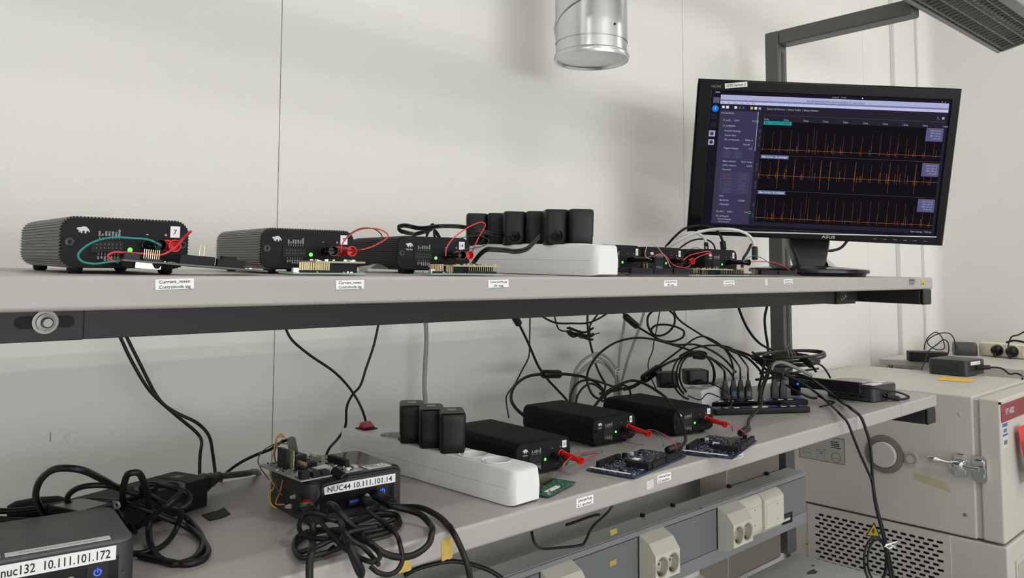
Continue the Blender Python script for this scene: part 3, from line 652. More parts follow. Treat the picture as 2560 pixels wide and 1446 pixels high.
tx('P03_APP-ANCHOR-DPP-6_06-Nov-2023-08-26-13 - Otii 3 [3.0.2]', .017, .1325, .0034, S_dk, .125, 'c'); tx('nrnuc7  11:10', .024, .1437, .003, S_txt, .03, 'c')
for i, s in enumerate(('File','Edit','Device','Data','View','Help')): tx(s, wx0+.003+.0125*i+(.003 if i > 2 else 0), .1232, .0026, S_dk)
rc(-.246,-.236,.1455,.1475,S_txt); tx('o', .245,.143,.004,S_txt); tx('o', .252,.143,.003,S_txt)
# launcher icons
for (x, y, w_, m) in ((-.2425,.129,.007,S_dim),(-.2445,.093,.0065,S_bar),(-.245,.0745,.0065,S_bar),(-.247,.055,.0075,S_txt),(-.2475,.036,.007,S_txt)): rc(x-w_,x+w_,y-w_*.9,y+w_*.9,m)
u.add([(-.2435+.0075*math.cos(R(20*i)), .1105+.0075*math.sin(R(20*i)), ez[0]) for i in range(18)], [tuple(range(18))], S_blue); ez[0] += .0002; tx('?', -.2435,.1075,.0065,S_white,None,'c')
for y in (.055,.036): u.add([(-.247+.004*math.cos(R(30*i)), y+.004*math.sin(R(30*i)), ez[0]) for i in range(12)], [tuple(range(12))], S_side)
# tool row
for i, (x, w_, m) in enumerate(((-.226,.0028,S_white),(-.217,.003,S_white),(-.199,.0028,S_white),(-.19,.0025,S_dim),(-.182,.0022,S_dim),(-.164,.0028,E('icon_yellow', srgb(200,160,60))),(-.155,.0028,S_white),(-.146,.0026,S_txt))): rc(x-w_,x+w_,.1145-w_,.1145+w_,m)
tx('Battery Life Estimator  |  Battery Profiler  |  Battery Validation', -.13, .1125, .0036, S_txt, .112)
rc(.2405,.2455,.1065,.1072,S_txt); rc(.2405,.2412,.1065,.112,S_txt); rc(.25,.2555,.1062,.1117,S_txt)
# control column
X0 = wx0+.007
for s, x, y, h in (('CONTROL',0,.0995,.0038),('17_nrf5...   3.00 /',.002,.084,.0038),('3 V',.066,.084,.0038),('17_nrf52840',.003,.0715,.0038),('General Settings',.007,.061,.0038),('Power Box',.009,.051,.0038),('OC protection:',.008,.0415,.0038),('500m A',.054,.0415,.0038),('Cut-off',.05,.032,.0036),('Digital voltage:',.009,.0225,.0038),('3 V',.064,.0225,.0038),
        ('Main current:',.0085,-.0065,.0038),('Auto range',.049,-.0065,.0038),('ADC resistor:',.0085,-.016,.0038),('3.6 \u03a9',.062,-.016,.0038),('Channels',.008,-.0255,.0038),('Uart',.007,-.085,.0038),('Baudrate:',.0085,-.0945,.0038),('115200',.049,-.0945,.0038),('Channels:',.0085,-.104,.0038),
        ('20_efr3...   3.00 /',.002,-.1205,.0038),('3 V',.066,-.1205,.0038),('20_efr32xg24',.003,-.131,.0036),('General Settings',.007,-.1375,.0032),('OC protection:',.009,-.1435,.0028)): tx(s, X0+x, y, h, S_txt)
for (x, y, n) in ((0,.0115,2),(0,.003,2),(0,-.0365,2),(0,-.0445,2),(0,-.0525,2),(0,-.0605,2),(0,-.0685,2),(0,-.0765,2)):
    big = y < 0
    for k in range(n):
        w_ = .03 if big else .02; xx = X0+.006+k*(w_+.0035)
        rc(xx, xx+w_, y, y+.0068, S_dim); ez[0] += .0001; rc(xx+.0005, xx+w_-.0005, y+.0005, y+.0063, S_side); tx('Main current' if (y == -.0365 and k == 0) else 'Main power' if (y == -.0445 and k == 0) else 'voltage', xx+w_/2, y+.002, .0028, S_pink if (y > -.05 and k == 0 and big) else S_dim, w_*.7, 'c'); ez[0] -= .0001
for y in (.0855, -.119):
    n = 16; vs = [(X0+.0775+q*math.cos(2*math.pi*i/n), y+q*math.sin(2*math.pi*i/n), ez[0]) for q in (.0022,.0032) for i in range(n)]; u.add(vs, [(i,(i+1) % n,n+(i+1) % n,n+i) for i in range(n)], S_green)
rc(-.1495,-.148,.02,.107,S_txt); rc(X0-.003, X0-.001, .1005, .1025, S_txt)
# plots
rc(-.137,.2575,.1005,.1009,S_pink)
for i in range(10): xx = -.135+.0432*i; rc(xx, xx+.0004, .089, .095, S_txt); tx('%.1fs' % (5*i/10 if i < 2 else i*5.), xx+.002, .0895, .0034, S_txt, .009)
for y in (.0125,-.0675): rc(-.137,.2575,y,y+.0004,S_dim)
for i in range(1, 20): xx = -.137+.0197*i; rc(xx, xx+.0003, -.139, .087, S_grid)
for y in (.075,.06,.045,-.002,-.018,-.05,-.085,-.1,-.115): rc(-.137,.2575,y,y+.0003,S_grid)
ez[0] += .0002
r3 = random.Random(5)
def spike(x, y0, y1, m=S_or, w_=.0004): rc(x-w_/2, x+w_/2, y0, y1, m)
for y0, tp, dn, step, base in ((.0255,.074,.018,.0197,.0255), (-.0325,.006,-.042,.0188,-.0325), (-.129,-.078,-.136,.0192,-.129)):
    rc(-.137, .2575, y0-.00025, y0+.00025, S_or); x = -.133; n = 0
    while x < .254:
        j = (r3.random()-.5)*.004; hh = tp-r3.random()*.012
        spike(x+j, dn+r3.random()*.004, hh, S_or2); spike(x+j, dn+r3.random()*.004, y0+(hh-y0)*.45, S_or)
        if n == 6: spike(x+j-.006, y0-.006, tp+.007, S_or2)
        for k in range(r3.choice((0,1,1,2))): spike(x+j-.003-.002*k+(.009 if r3.random() < .3 else 0), y0-.004-(.003 if y0 == -.0325 else 0), y0+.002+r3.random()**2*.016, S_or)
        if y0 == -.0325 and n in (2,4,7,8,11,15,18): spike(x+j+.001, y0-.028, tp, S_or)
        x += step; n += 1
ez[0] += .0002
for (x, y, s, m, m2) in ((-.1352,.0795,'Main current - 17_nrf52840',S_teal,S_dk),(-.1352,.0045,'Main current - 20_efr32xg24',S_chip,S_white),(-.1352,-.0755,'Main current - 9_nrf52840',S_chip,S_white)):
    rc(x, x+.0615, y, y+.0082, m); ez[0] += .0002; tx(s, x+.0307, y+.0025, .0034, m2, .055, 'c'); ez[0] -= .0002
for y, ls_ in ((.0865,('MAX: 18.8 mA','AVG: 328 uA','MIN: -2.05 mA','E: 733 uWh')),(.009,('MAX: 10.5 mA','AVG: 4.00 mA','MIN: -300 uA','E: 37.8 uWh')),(-.071,('MAX: 15.7 mA','AVG: 144 uA','MIN: -2.60 mA','E: 447 uWh'))):
    rc(.2195,.2565,y-.029,y,S_box); ez[0] += .0002; rc(.2195,.2565,y-.0006,y,S_or)
    for i, s in enumerate(ls_): tx(s, .252, y-.0068-.0058*i, .0029, S_txt, .023 if i < 3 else .019, 'r')
    ez[0] -= .0002
for yy in (.05,.065,.035,-.01,-.02,-.05,-.06,-.1,-.125): u.text('20m', T(-.1405, yy, ez[0]) @ Matrix.Rotation(R(90), 4, 'Z'), .003, S_dim, width=.008)
tx('Save running    TCP on', .256, -.1465, .0036, S_txt, .045, 'r')
u.add([(.073,.1475,ez[0]),(.073,.143,ez[0]),(.0765,.1445,ez[0])], [(0,1,2)], S_white)
u.build('screen_picture', scr)
# ------------------------------------------------------------------ current analysers
DW, DD, DH = .108, .182, .05
def fins(w, h, r, pitch, dep):
    """ribbed rounded-rectangle outline"""
    base = rrect(w, h, r, 8); L = [0]; n = len(base)
    for i in range(n): L.append(L[-1]+math.dist(base[i], base[(i+1) % n]))
    k = int(L[-1]/pitch); out = []
    for j in range(k*4):
        s = L[-1]*j/(k*4); i = max(q for q in range(n) if L[q] <= s); f = (s-L[i])/max(1e-9, L[i+1]-L[i]); a, b2 = base[i], base[(i+1) % n]
        x, y = a[0]+(b2[0]-a[0])*f, a[1]+(b2[1]-a[1])*f
        tx_, ty_ = b2[0]-a[0], b2[1]-a[1]; l = math.hypot(tx_, ty_) or 1
        d = 0 if j % 4 in (0, 1) else -dep
        out.append((x+ty_/l*d, y-tx_/l*d))
    return out
def analyser(name_txt, otii):
    t = thing('current_analyser', '', 'analyser', (0,0,0), 0, 'current analysers')
    bh = DH-.005; MY = T(DW/2, 0, .005+bh/2) @ FACE_MY
    b = MB(); b.M = MY; o_ = fins(DW, bh, .0125, .0028, .0014); b.prism(o_, -DD, -.002, M_anod if otii else M_anodg, M_panel); b.build('case', t)
    b = MB(); b.M = MY; b.prism(rrect(DW-.003, bh-.003, .011, 6), -.002, .0004, M_panel); fp = b.build('front_panel', t, bevel=.0003, seg=1)
    b = MB(); b.M = MY; b.prism(rrect(DW-.003, bh-.003, .011, 6), -DD-.0015, -DD, M_panel); b.build('rear_panel', t)
    U = lambda u: (u-.5)*DW; V = lambda v: (.5-v)*bh
    p = MB(); p.M = MY @ T(0,0,.0005)
    # animal emblem
    W_ = [(0,.62),(.06,.8),(.16,.86),(.3,.84),(.44,.98),(.6,1),(.76,.94),(.88,.7),(1,.34),(1,.2),(.94,.12),(.9,.3),(.82,.44),(.76,.2),(.74,0),(.62,0),(.63,.2),(.6,.36),(.46,.34),(.44,.16),(.46,.02),(.34,.02),(.33,.2),(.28,.38),(.27,.16),(.2,.12),(.17,.3),(.2,.48),(.12,.52)]
    cx, cy = U(.115), V(.33); sx_, sy_ = .0105, .006
    vs = [(cx+x*sx_, cy+y*sy_, 0) for x, y in W_]
    me = bmesh.new(); bv = [me.verts.new(v) for v in vs]; me.faces.new(bv); bmesh.ops.triangulate(me, faces=me.faces[:]); me.verts.index_update()
    p.add(vs, [tuple(v.index for v in f.verts) for f in me.faces], M_print); me.free()
    if otii: p.text('Otii Arc', T(U(.165), V(.415), 0), .0023, M_print, width=.009)
    for i, s in enumerate(('DGND','TX','GPI2','GPO2','AGND','ADC-','SENSE-')):
        x = U(.285+.0247*i); p.box(x-.00015, x+.00015, V(.43), V(.39), 0, .0001, M_print); p.text(s, T(x+.0008, V(.37), 0) @ Matrix.Rotation(R(90), 4, 'Z'), .0016, M_print, width=.0011*len(s), align='l')
    for i, s in enumerate(('+5V','RX','GPI1','GPO1','DGND','ADC+','SENSE+')):
        x = U(.282+.0247*i); p.box(x-.00015, x+.00015, V(.74), V(.7), 0, .0001, M_print); p.text(s, T(x+.0008, V(.76), 0) @ Matrix.Rotation(R(90), 4, 'Z'), .0016, M_print, width=.0011*len(s), align='r')
    p.box(U(.65)-.001, U(.65)+.001, V(.31)-.0003, V(.31)+.0003, 0, .0001, M_print)
    p.box(U(.8)-.0012, U(.8)+.0012, V(.31)-.0003, V(.31)+.0003, 0, .0001, M_print); p.box(U(.8)-.0003, U(.8)+.0003, V(.31)-.0012, V(.31)+.0012, 0, .0001, M_print)
    p.text('Max. 5V', T(U(.73), V(.86), 0), .0015, M_printd, width=.009); p.build('lettering', fp)
    b = MB(); b.M = MY; x0, x1, y0, y1 = U(.235), U(.475), V(.68), V(.45)
    for a in ((x0-.001,x1+.001,y1,y1+.0006),(x0-.001,x1+.001,y0-.0006,y0),(x0-.001,x0,y0,y1),(x1,x1+.001,y0,y1)): b.box(*a, 0, .0014, M_blackm)
    b.quad((x0,y0,.0005),(x1,y0,.0005),(x1,y1,.0005),(x0,y1,.0005), M_slot); hd = b.build('header_connector', t)
    b = MB(); b.M = MY
    for i in range(7):
        for j in (0, 1): xx = x0+.0035+.0032*i; yy = y0+.0034+.0032*j; b.box(xx-.0003, xx+.0003, yy-.0003, yy+.0003, .0005, .0012, M_steel)
    b.build('pins', hd)
    b = MB(); b.M = MY @ T(U(.52), V(.63), 0); b.lathe([(.0022,0),(.0021,.0008),(.0012,.0014),(.0001,.0015)], M_led, 14, cap=False); b.build('status_light', t, smooth=60)
    for u_, m, nm in ((.655,M_blackg,'negative_socket'),(.815,M_red,'positive_socket')):
        b = MB(); b.M = MY @ T(U(u_), V(.53), 0); b.lathe([(.0058,0),(.0058,.0012),(.0052,.0018),(.0044,.0018),(.0042,-.0015),(.0001,-.0015)], m, 20, cap=False); b.build(nm, t, smooth=50)
    for u_ in (.07, .94):
        b = MB(); b.M = MY @ T(U(u_), V(.5), 0); b.lathe([(.0038,0),(.0036,.0009),(.0016,.001),(.0014,-.0001),(.0001,-.0001)], M_blackg, 16, cap=False); b.build('panel_screw', t, smooth=50)
    for x, y in ((.016,.016),(DW-.016,.016),(.016,DD-.016),(DW-.016,DD-.016)):
        b = MB(); b.lathe([(.0045,0),(.0062,.0012),(.0066,.0052)], M_black, 14, p=(x,y,0)); b.build('rubber_foot', t, smooth=50)
    return t
def numtag(t, s, w=.0085, h=.0105, u=.875, v=.24):
    bh = DH-.005; MY = T(DW/2, 0, .005+bh/2) @ FACE_MY
    b = MB(); b.M = MY @ T((u-.5)*DW, (.5-v)*bh, .0005); b.box(-w/2, w/2, -h/2, h/2, 0, .0003, M_paper); o = b.build('number_label', t)
    b = MB(); b.M = MY @ T((u-.5)*DW, (.5-v)*bh-.0022, .0009); b.text(s, T(0,0,0), .0045, M_ink, width=.0021*len(s) if len(s) > 1 else None); b.build('numeral', o)
def upM(x, y, deg, dz=0): return Matrix.Translation((x, y, ZU(y)+dz)) @ Matrix.Rotation(TILT, 4, 'X') @ Matrix.Rotation(R(deg), 4, 'Z')
def loM(x, y, deg, dz=0): return Matrix.Translation((x, y, ZL+dz)) @ Matrix.Rotation(R(deg), 4, 'Z')
A0 = analyser('', False); A1 = analyser('', True)
spec = [(A0, upM(.1835, .7845, -2.2) @ Matrix.Scale(1.045, 4), '7', 'black ribbed analyser box numbered 7 at the left end of the upper shelf'),
        (A0, upM(.3865, .816, -8.5) @ Matrix.Scale(1.025, 4), '9', 'black ribbed analyser box behind the tan stacked board, second from the left on the upper shelf'),
        (A1, upM(.589, .848, -12.5), '14', 'black ribbed analyser box numbered 14, left of the white power strip on the upper shelf'),
        (A1, upM(.964, .8215, .5), '17', 'black analyser box numbered 17 directly right of the white power strip, upper shelf'),
        (A1, upM(1.109, .8427, -3.3), '15', 'black analyser box numbered 15, middle one of the three left of the monitor'),
        (A1, upM(1.2628, .8222, -1.4), '5', 'black analyser box nearest to the monitor on the upper shelf'),
        (A1, loM(.7813, .824, -3.5), '20', 'black analyser box numbered 20 beside the white strip on the lower shelf'),
        (A1, loM(1.0172, .885, -4), '8', 'black analyser box in the middle of the three on the lower shelf'),
        (A1, loM(1.19, .8445, -8), '11', 'black analyser box beside the black hubs on the lower shelf')]
DEV = []; seen = set()
for src, M, s, lab in spec:
    if id(src) not in seen: seen.add(id(src)); d = src; d.matrix_basis = M; d['label'] = short(lab)
    else: d = None
    DEV.append((src, M, s, lab, d))
out = []
for src, M, s, lab, d in DEV:
    if d is None: d = dup(src, M, lab)
    out.append(d)
DEV = out
for d, sp in zip(DEV, spec):
    n = sp[2]; numtag(d, n, *((.0065, .011) if n in ('8', '17', '15', '5') else (.0085, .0105)))
bpy.context.view_layer.update()
# test leads: banana plug in a socket plus its wire
def dev_pt(d, u, v, out_=0): return d.matrix_basis @ Vector((u*DW, -out_, .005+(1-v)*(DH-.005)))
def lead(i, u, mplug, mwire, wires, lab, lp=.043, r=.0009, dr=(0, 0), group=None):
    d = DEV[i]; a = dev_pt(d, u, .53, .002); c_ = dev_pt(d, u+dr[0], .53+dr[1], lp)
    t = thing('test_lead', lab, 'test lead', c_, 0, group); iv = T(-c_.x, -c_.y, -c_.z)
    ax = (c_-a); L_ = ax.length; b = MB(); b.M = iv @ Matrix.Translation(a) @ ax.to_track_quat('Z', 'Y').to_matrix().to_4x4()
    b.lathe([(.0034,0),(.0046,.003),(.0044,L_*.6),(.0038,L_*.66),(.0039,L_*.8),(.0058,L_*.94),(.0058,L_),(.0050,L_),(.0034,L_*.84),(.0001,L_*.84)], mplug, 16, cap=False); b.build('banana_plug', t, smooth=50)
    b = MB(); b.M = iv; b.tube(spline([a+ax*.97]+[Vector(p) for p in wires], 6), r, mwire, 6); b.build('wire', t, smooth=70)
    return t
def W3(pts):   # (px, py, Y) seen points
    return [at(x, y, Y=Y) for x, y, Y in pts]

# ------------------------------------------------------------------ power strips
M_strip = mat('strip_white', (.8, .8, .8), .32)
def power_strip(nm, lab, M, n=6, L=.40, m=M_strip, switch=True, wd=.054):
    t = thing(nm, lab, 'power strip'); t.matrix_basis = M; h = .046
    def sect(y, k): return [(x*k[0], y, .023+(z-.023)*k[1]) for x, z in ((-.0255,.001),(.0255,.001),(.027,.022),(.0232,.0445),(.0215,h),(-.0215,h),(-.0232,.0445),(-.027,.022))]
    b = MB(); ys = [(0,(.8,.88)),(.003,(.9,.95)),(.009,(.97,.99)),(.016,(1,1)),(L-.016,(1,1)),(L-.004,(.92,.96)),(L,(.84,.9))]
    SY = [.058+.0455*i for i in range(n)]; rr_ = .0195
    rings = [sect(y, k) for y, k in ys]
    N8 = 8; vs = [p for r_ in rings for p in r_]; fs = []
    for k in range(len(rings)-1):
        for i in range(N8):
            if i == 4 and k == 3: continue
            j = (i+1) % N8; fs.append((k*N8+i, (k+1)*N8+i, (k+1)*N8+j, k*N8+j))
    fs += [tuple(range(N8)), tuple((len(rings)-1)*N8+i for i in range(N8-1, -1, -1))]
    b.add(vs, fs, m)
    # top face with round wells
    y0, y1 = .016, L-.016; edges = [y0]+[(SY[i]+SY[i+1])/2 for i in range(n-1)]+[SY[-1]+.023, y1]; Nn = 24
    def strip_quad(a, c): b.add([(-.0215,a,h),(.0215,a,h),(.0215,c,h),(-.0215,c,h)], [(0,1,2,3)], m)
    strip_quad(edges[-2], edges[-1]); first = SY[0]-.0228; strip_quad(y0, first); edges[0] = first
    for i, sy in enumerate(SY):
        a, c = edges[i], edges[i+1]; ring = []; per = []
        for q in range(Nn):
            th = 2*math.pi*q/Nn+.13; dx, dy = math.cos(th), math.sin(th); ring.append((rr_*dx, sy+rr_*dy, h))
            k = min(.0215/max(1e-9, abs(dx)), ((c-sy) if dy > 0 else (sy-a))/max(1e-9, abs(dy))); per.append((dx*k, sy+dy*k, h))
        b.add(per+ring, [(q, (q+1) % Nn, Nn+(q+1) % Nn, Nn+q) for q in range(Nn)], m)
        for cxy in ((.0215,a),(.0215,c),(-.0215,a),(-.0215,c)):
            q = min(range(Nn), key=lambda w: (per[w][0]-cxy[0])**2+(per[w][1]-cxy[1])**2)
            for j in (q, (q-1) % Nn): b.add([(cxy[0],cxy[1],h), per[j], per[(j+1) % Nn]], [(0,1,2)], m)
    b.build('strip_body', t, smooth=30)
    sm = MB(); k = 1.0006
    sm.box(-.0271, .0271, .012, L-.012, .0222, .0226, mat('seam_grey', (.45,.45,.45), .5)); sm.build('case_seam', t)
    for sy in SY:
        s = MB(); s.lathe([(.0208,h+.0003),(.0202,h+.0011),(rr_,h),(rr_-.001,h-.016),(.0001,h-.016)], m, Nn, p=(0,sy,0), cap=False); o = s.build('socket', t, smooth=40)
        s = MB()
        for sgn in (-1, 1):
            s.box(-.004, .004, sy+sgn*.017-.0015, sy+sgn*.017+.0015, h-.016, h-.001, m)
            s.box(sgn*.0165-.002, sgn*.0165+.002, sy-.005, sy+.005, h-.0155, h-.006, m)
        s.build('socket_ribs', o)
        s = MB()
        for sgn in (-1, 1): s.lathe([(.0026,0),(.0001,.0001)], M_slot, 10, p=(sgn*.0068, sy+sgn*.0068, h-.0158), cap=False)
        s.build('pin_holes', o)
    if switch:
        s = MB(); s.box(-.0125, .0125, L-.052, L-.027, h, h+.0022, M_black); o = s.build('switch_frame', t, bevel=.0006)
        s = MB(); s.loft([[(x, L-.0395+y, z) for x, y in ((-.0095,-.0085),(.0095,-.0085),(.0095,.0085),(-.0095,.0085))] for z in (h+.0022,)]+[[(-.0095,L-.049,h+.004),(.0095,L-.049,h+.004),(.0095,L-.0365,h+.0115),(-.0095,L-.0365,h+.0115)]], mat('red_rocker', (.16,.006,.01), .15, emit=(.6,.004,.008), estr=.08)); s.build('rocker', o, bevel=.001)
    return t, SY, h
us_M = upM(.865, .722, 0); ls_M = Matrix.Translation((.7125, .7285, ZL)) @ Matrix.Rotation(R(2.0), 4, 'Z')
s_up, SY, sh_ = power_strip('power_strip', 'white six-socket power strip full of black adapters on the upper shelf', us_M, switch=False, L=.37)
s_lo, SY2, _ = power_strip('power_strip', 'white power strip with red rocker switch and three adapters on the lower shelf', ls_M, L=.395)

def adapter(lab, group):
    """wall-plug adapter, plug downwards, cable boot on the front (-y)"""
    t = thing('plug_adapter', lab, 'adapter', (0,0,0), 0, group)
    b = MB(); rings = []
    for z, k, dy in ((.0,.9,0),(.0015,.93,0),(.0125,.95,0),(.0126,.97,0),(.04,.99,.0),(.047,1,0),(.0505,.97,0),(.0522,.87,0)):
        rings.append([(x*k, y*k+dy, z) for x, y in rrect(.036, .046, .006, 4)])
    b.loft(rings, M_black); b.build('adapter_body', t, smooth=32)
    b = MB(); b.lathe([(.0185,-.001),(.018,.0005)], M_black, 20); b.build('plug_flange', t, smooth=40)
    b = MB(); b.lathe([(.0085,-.003),(.0085,.002),(.0065,.0035),(.0042,.0055),(.0001,.006)], M_black, 18, p=(.0, -.0225, .0125), axis='-y', cap=False)
    b.tube([(0,-.026,.0125),(-.003,-.031,.0122),(-.0075,-.036,.012)], [.0042,.0036,.003], M_black, 10); b.build('cable_boot', t, smooth=50)
    return t
ad_labels = [('nearest the shelf edge, right end of the row', 0), ('with its cable curving down to the left, second from the right', 1), ('half hidden behind the one with the curving cable', 0), ('in the middle of the row with twin cable going left', 1), ('half hidden behind the middle one', 0), ('at the far left end of the row', 1)]
first = None; ADP = []
for i, (lb, side) in enumerate(ad_labels):
    lab = 'black plug adapter '+lb+', on the upper power strip'
    off = -.007 if side else .007
    M = us_M @ T(off*1.0, SY[i]+off*.6, sh_) @ Matrix.Rotation(R(-38 if side else 142), 4, 'Z')
    if first is None: first = adapter(lab, 'adapters on the upper power strip'); first.matrix_basis = M; ADP.append(first)
    else: ADP.append(dup(first, M, lab))
M_tag = mat('pale_tag', (.7, .7, .7), .6)
for i, lb in enumerate(('nearest of the three', 'middle one of the three', 'farthest of the three')):
    M = ls_M @ T(0, SY2[2+i], sh_) @ Matrix.Rotation(R(-37), 4, 'Z') @ Matrix.Diagonal((1.02, 1.3, 1.04, 1))
    d = dup(first, M, 'black plug adapter with a white sticker on top, '+lb+' on the lower power strip', 'adapters on the lower power strip')
    b = MB(); b.box(-.006,.006,-.002,.008,.0524,.0528,M_tag); o = b.build('white_sticker', d); b = MB(); b.text('DC', T(0,.001,.0531), .003, M_inkg); b.build('lettering', o)
    for ch in list(d.children):
        if ch.name.startswith('cable_boot'): ch.matrix_local = Matrix.Rotation(R(180), 4, 'Z')

# ------------------------------------------------------------------ mini computers
def mini_pc(nm, lab, M, w=.127, d=.122, h=.05, gloss=True, lidm=False):
    t = thing(nm, lab, 'mini computer'); t.matrix_basis = M
    b = MB(); b.M = T(w/2, d/2, 0); b.prism(rrect(w, d, .012, 6), .0025, h-.0035, M_nuc); b.build('case', t, bevel=.001, smooth=None)
    b = MB(); b.M = T(w/2, d/2, 0)
    b.loft([[(x,y,z) for x, y in rrect(w*k, d*k, .012, 6)] for z, k in ((h-.0035,.975),(h-.001,.975),(h,.955))], M_nuclidm if lidm else M_nuclid if gloss else M_nuc); b.build('lid', t, smooth=40)
    for x, y in ((.02,.02),(w-.02,.02),(.02,d-.02),(w-.02,d-.02)): b = MB(); b.lathe([(.007,0),(.007,.0025)], M_black, 14, p=(x,y,0)); b.build('rubber_foot', t)
    return t
def front_ports(t, w, h, txt, lw, lh, lx, lz, st=0.0):
    b = MB(); b.M = FACE_MY; b.quad((.014,h*.22,.0004),(w-.014,h*.22,.0004),(w-.014,h*.72,.0004),(.014,h*.72,.0004), M_blackg); fp = b.build('port_panel', t)
    b = MB(); b.M = FACE_MY @ T(lx, lz, .0008) @ Matrix.Rotation(R(st), 4, 'Z'); b.box(-lw/2, lw/2, -lh/2, lh/2, 0, .0004, M_paper); o = b.build('paper_label', t)
    b = MB(); b.M = FACE_MY @ T(lx, lz-lh*.3, .0014) @ Matrix.Rotation(R(st), 4, 'Z'); b.text(txt, T(0,0,0), lh*.6, M_ink, width=lw*.9); b.build('lettering', o)
    b = MB(); b.M = FACE_MY @ T(w-.031, h*.5, .0006); b.prism(rrect(.017, .017, .0015, 2), 0, .0008, M_black); o = b.build('power_button', t)
    b = MB(); b.M = FACE_MY @ T(w-.031, h*.5, .0016); n = 18
    vs = [(q*math.cos(R(120+300*i/(n-1))), q*math.sin(R(120+300*i/(n-1))), 0) for q in (.0022,.0034) for i in range(n)]; b.add(vs, [(i,i+1,n+i+1,n+i) for i in range(n-1)], M_bled); b.box(-.0005,.0005,0,.004,0,.0001,M_bled); b.build('power_light', o)
    for i in (0, 1):
        x = .05+.018*i; b = MB(); b.M = FACE_MY; b.box(x, x+.0145, h*.3, h*.3+.007, .0005, .002, M_blackm); b.box(x+.0012, x+.0133, h*.3+.0035, h*.3+.0062, .002, .0024, mat('usb_blue', (.02,.1,.45), .4)); b.build('usb_port', fp)
    b = MB(); b.M = FACE_MY; b.lathe([(.0036,.0005),(.0034,.0018),(.0018,.0018),(.0001,.0008)], M_greycab, 14, p=(w-.052, h*.44, 0), cap=False); b.build('audio_jack', fp)
    b = MB(); b.M = FACE_MY; b.box(.0475,.0505,h*.66,h*.665,.0006,.0008,M_printd); b.box(.0475,.088,h*.685,h*.69,.0006,.0008,M_printd); b.text('SS', T(.062,h*.66,.0007), .0022, M_printd); b.build('markings', fp)
    b = MB(); b.M = FACE_MY; b.lathe([(.0009,.0003),(.0001,.0004)], M_slot, 8, p=(w-.011, h*.44, 0), cap=False); b.build('pin_hole', t)
def side_vents(t, d, h, y0, y1, n, rows, x=-.0004, z0=.012):
    b = MB()
    for r_ in range(rows):
        for i in range(n):
            y = y0+(y1-y0)*(i+.5*(r_ % 2))/n; z = z0+.0042*r_; b.add([(x,y,z),(x,y+.0024,z-.0008),(x,y+.0024,z+.0018),(x,y,z+.0026)], [(0,1,2,3)], M_slot)
    b.build('vent_holes', t)
N44 = mini_pc('mini_computer', 'dark mini computer labelled NUC44 10.111.101.14 with a circuit board on its lid', loM(.4634, .8362, -4.4))
front_ports(N44, .127, .05, 'NUC44 10.111.101.14', .096, .0105, .066, .0385)
side_vents(N44, .122, .05, .02, .09, 14, 4)
b = MB(); b.M = T(.1, .022, .0503); b.box(-.016, .016, -.0095, .0095, 0, .0003, M_paper); o = b.build('inventory_label', N44); b = MB(); b.M = T(.1, .022, .0509); b.text('6251 / 1', T(0,.0005,0), .0065, M_inkg, width=.028); b.text('test equipment laboratory', T(0,-.005,0), .0018, M_inkg, width=.022); b.text('property register', T(0,-.0078,0), .0015, M_inkg, width=.018); b.build('lettering', o)
N132 = mini_pc('mini_computer', 'dark mini computer labelled nuc132 10.111.101.172 in the bottom left corner', loM(.1282, .7905, -7.5), lidm=True)
front_ports(N132, .127, .05, 'nuc132  10.111.101.172', .092, .0125, .0645, .0395)
b = MB(); b.M = T(.0665, .0105, .0502); b.box(-.0405, .0405, -.0055, .0055, 0, .0003, M_paper); o = b.build('lid_strip', N132); b = MB(); b.M = T(.0665, .0085, .0507); b.text('Restricted Server / Internal Access', T(0,0,0), .0034, mat('pale_ink', (.5,.48,.4), .6), width=.06); b.build('lettering', o)
b = MB(); b.M = T(.0155, .0105, .0502); b.box(-.0095,.0075,-.006,.006,0,.0003,mat('pale_blue_label', (.2,.33,.5), .5)); b.build('blue_sticker', N132)
# the one at the right end of the lower shelf
N3 = mini_pc('mini_computer', 'dark mini computer with white stickers on top behind the black hub bar, right end of lower shelf', loM(1.8597, .7628, -2.6), .121, .117, .038)
for x0, y0, w_, d_, hh in ((.006,.042,.062,.066,.004),(.072,.02,.034,.03,.001),(.012,.008,.05,.022,.001)):
    b = MB(); b.box(x0, x0+w_, y0, y0+d_, .0382, .0385+hh, M_paper if w_ < .055 else mat('lilac_card', (.5,.46,.48), .5)); b.build('white_sticker' if w_ < .055 else 'pale_card', N3)
b = MB(); b.M = FACE_MY; b.quad((.03,.01,.0006),(.085,.01,.0006),(.085,.024,.0006),(.03,.024,.0006), M_slot); b.build('port_panel', N3)
b = MB()
for i in range(4): b.box(-.0006, 0, .02+.023*i, .036+.023*i, .01, .018, M_slot); b.box(-.0008, -.0006, .021+.023*i, .035+.023*i, .0155, .0165, M_printd)
b.build('side_port', N3)
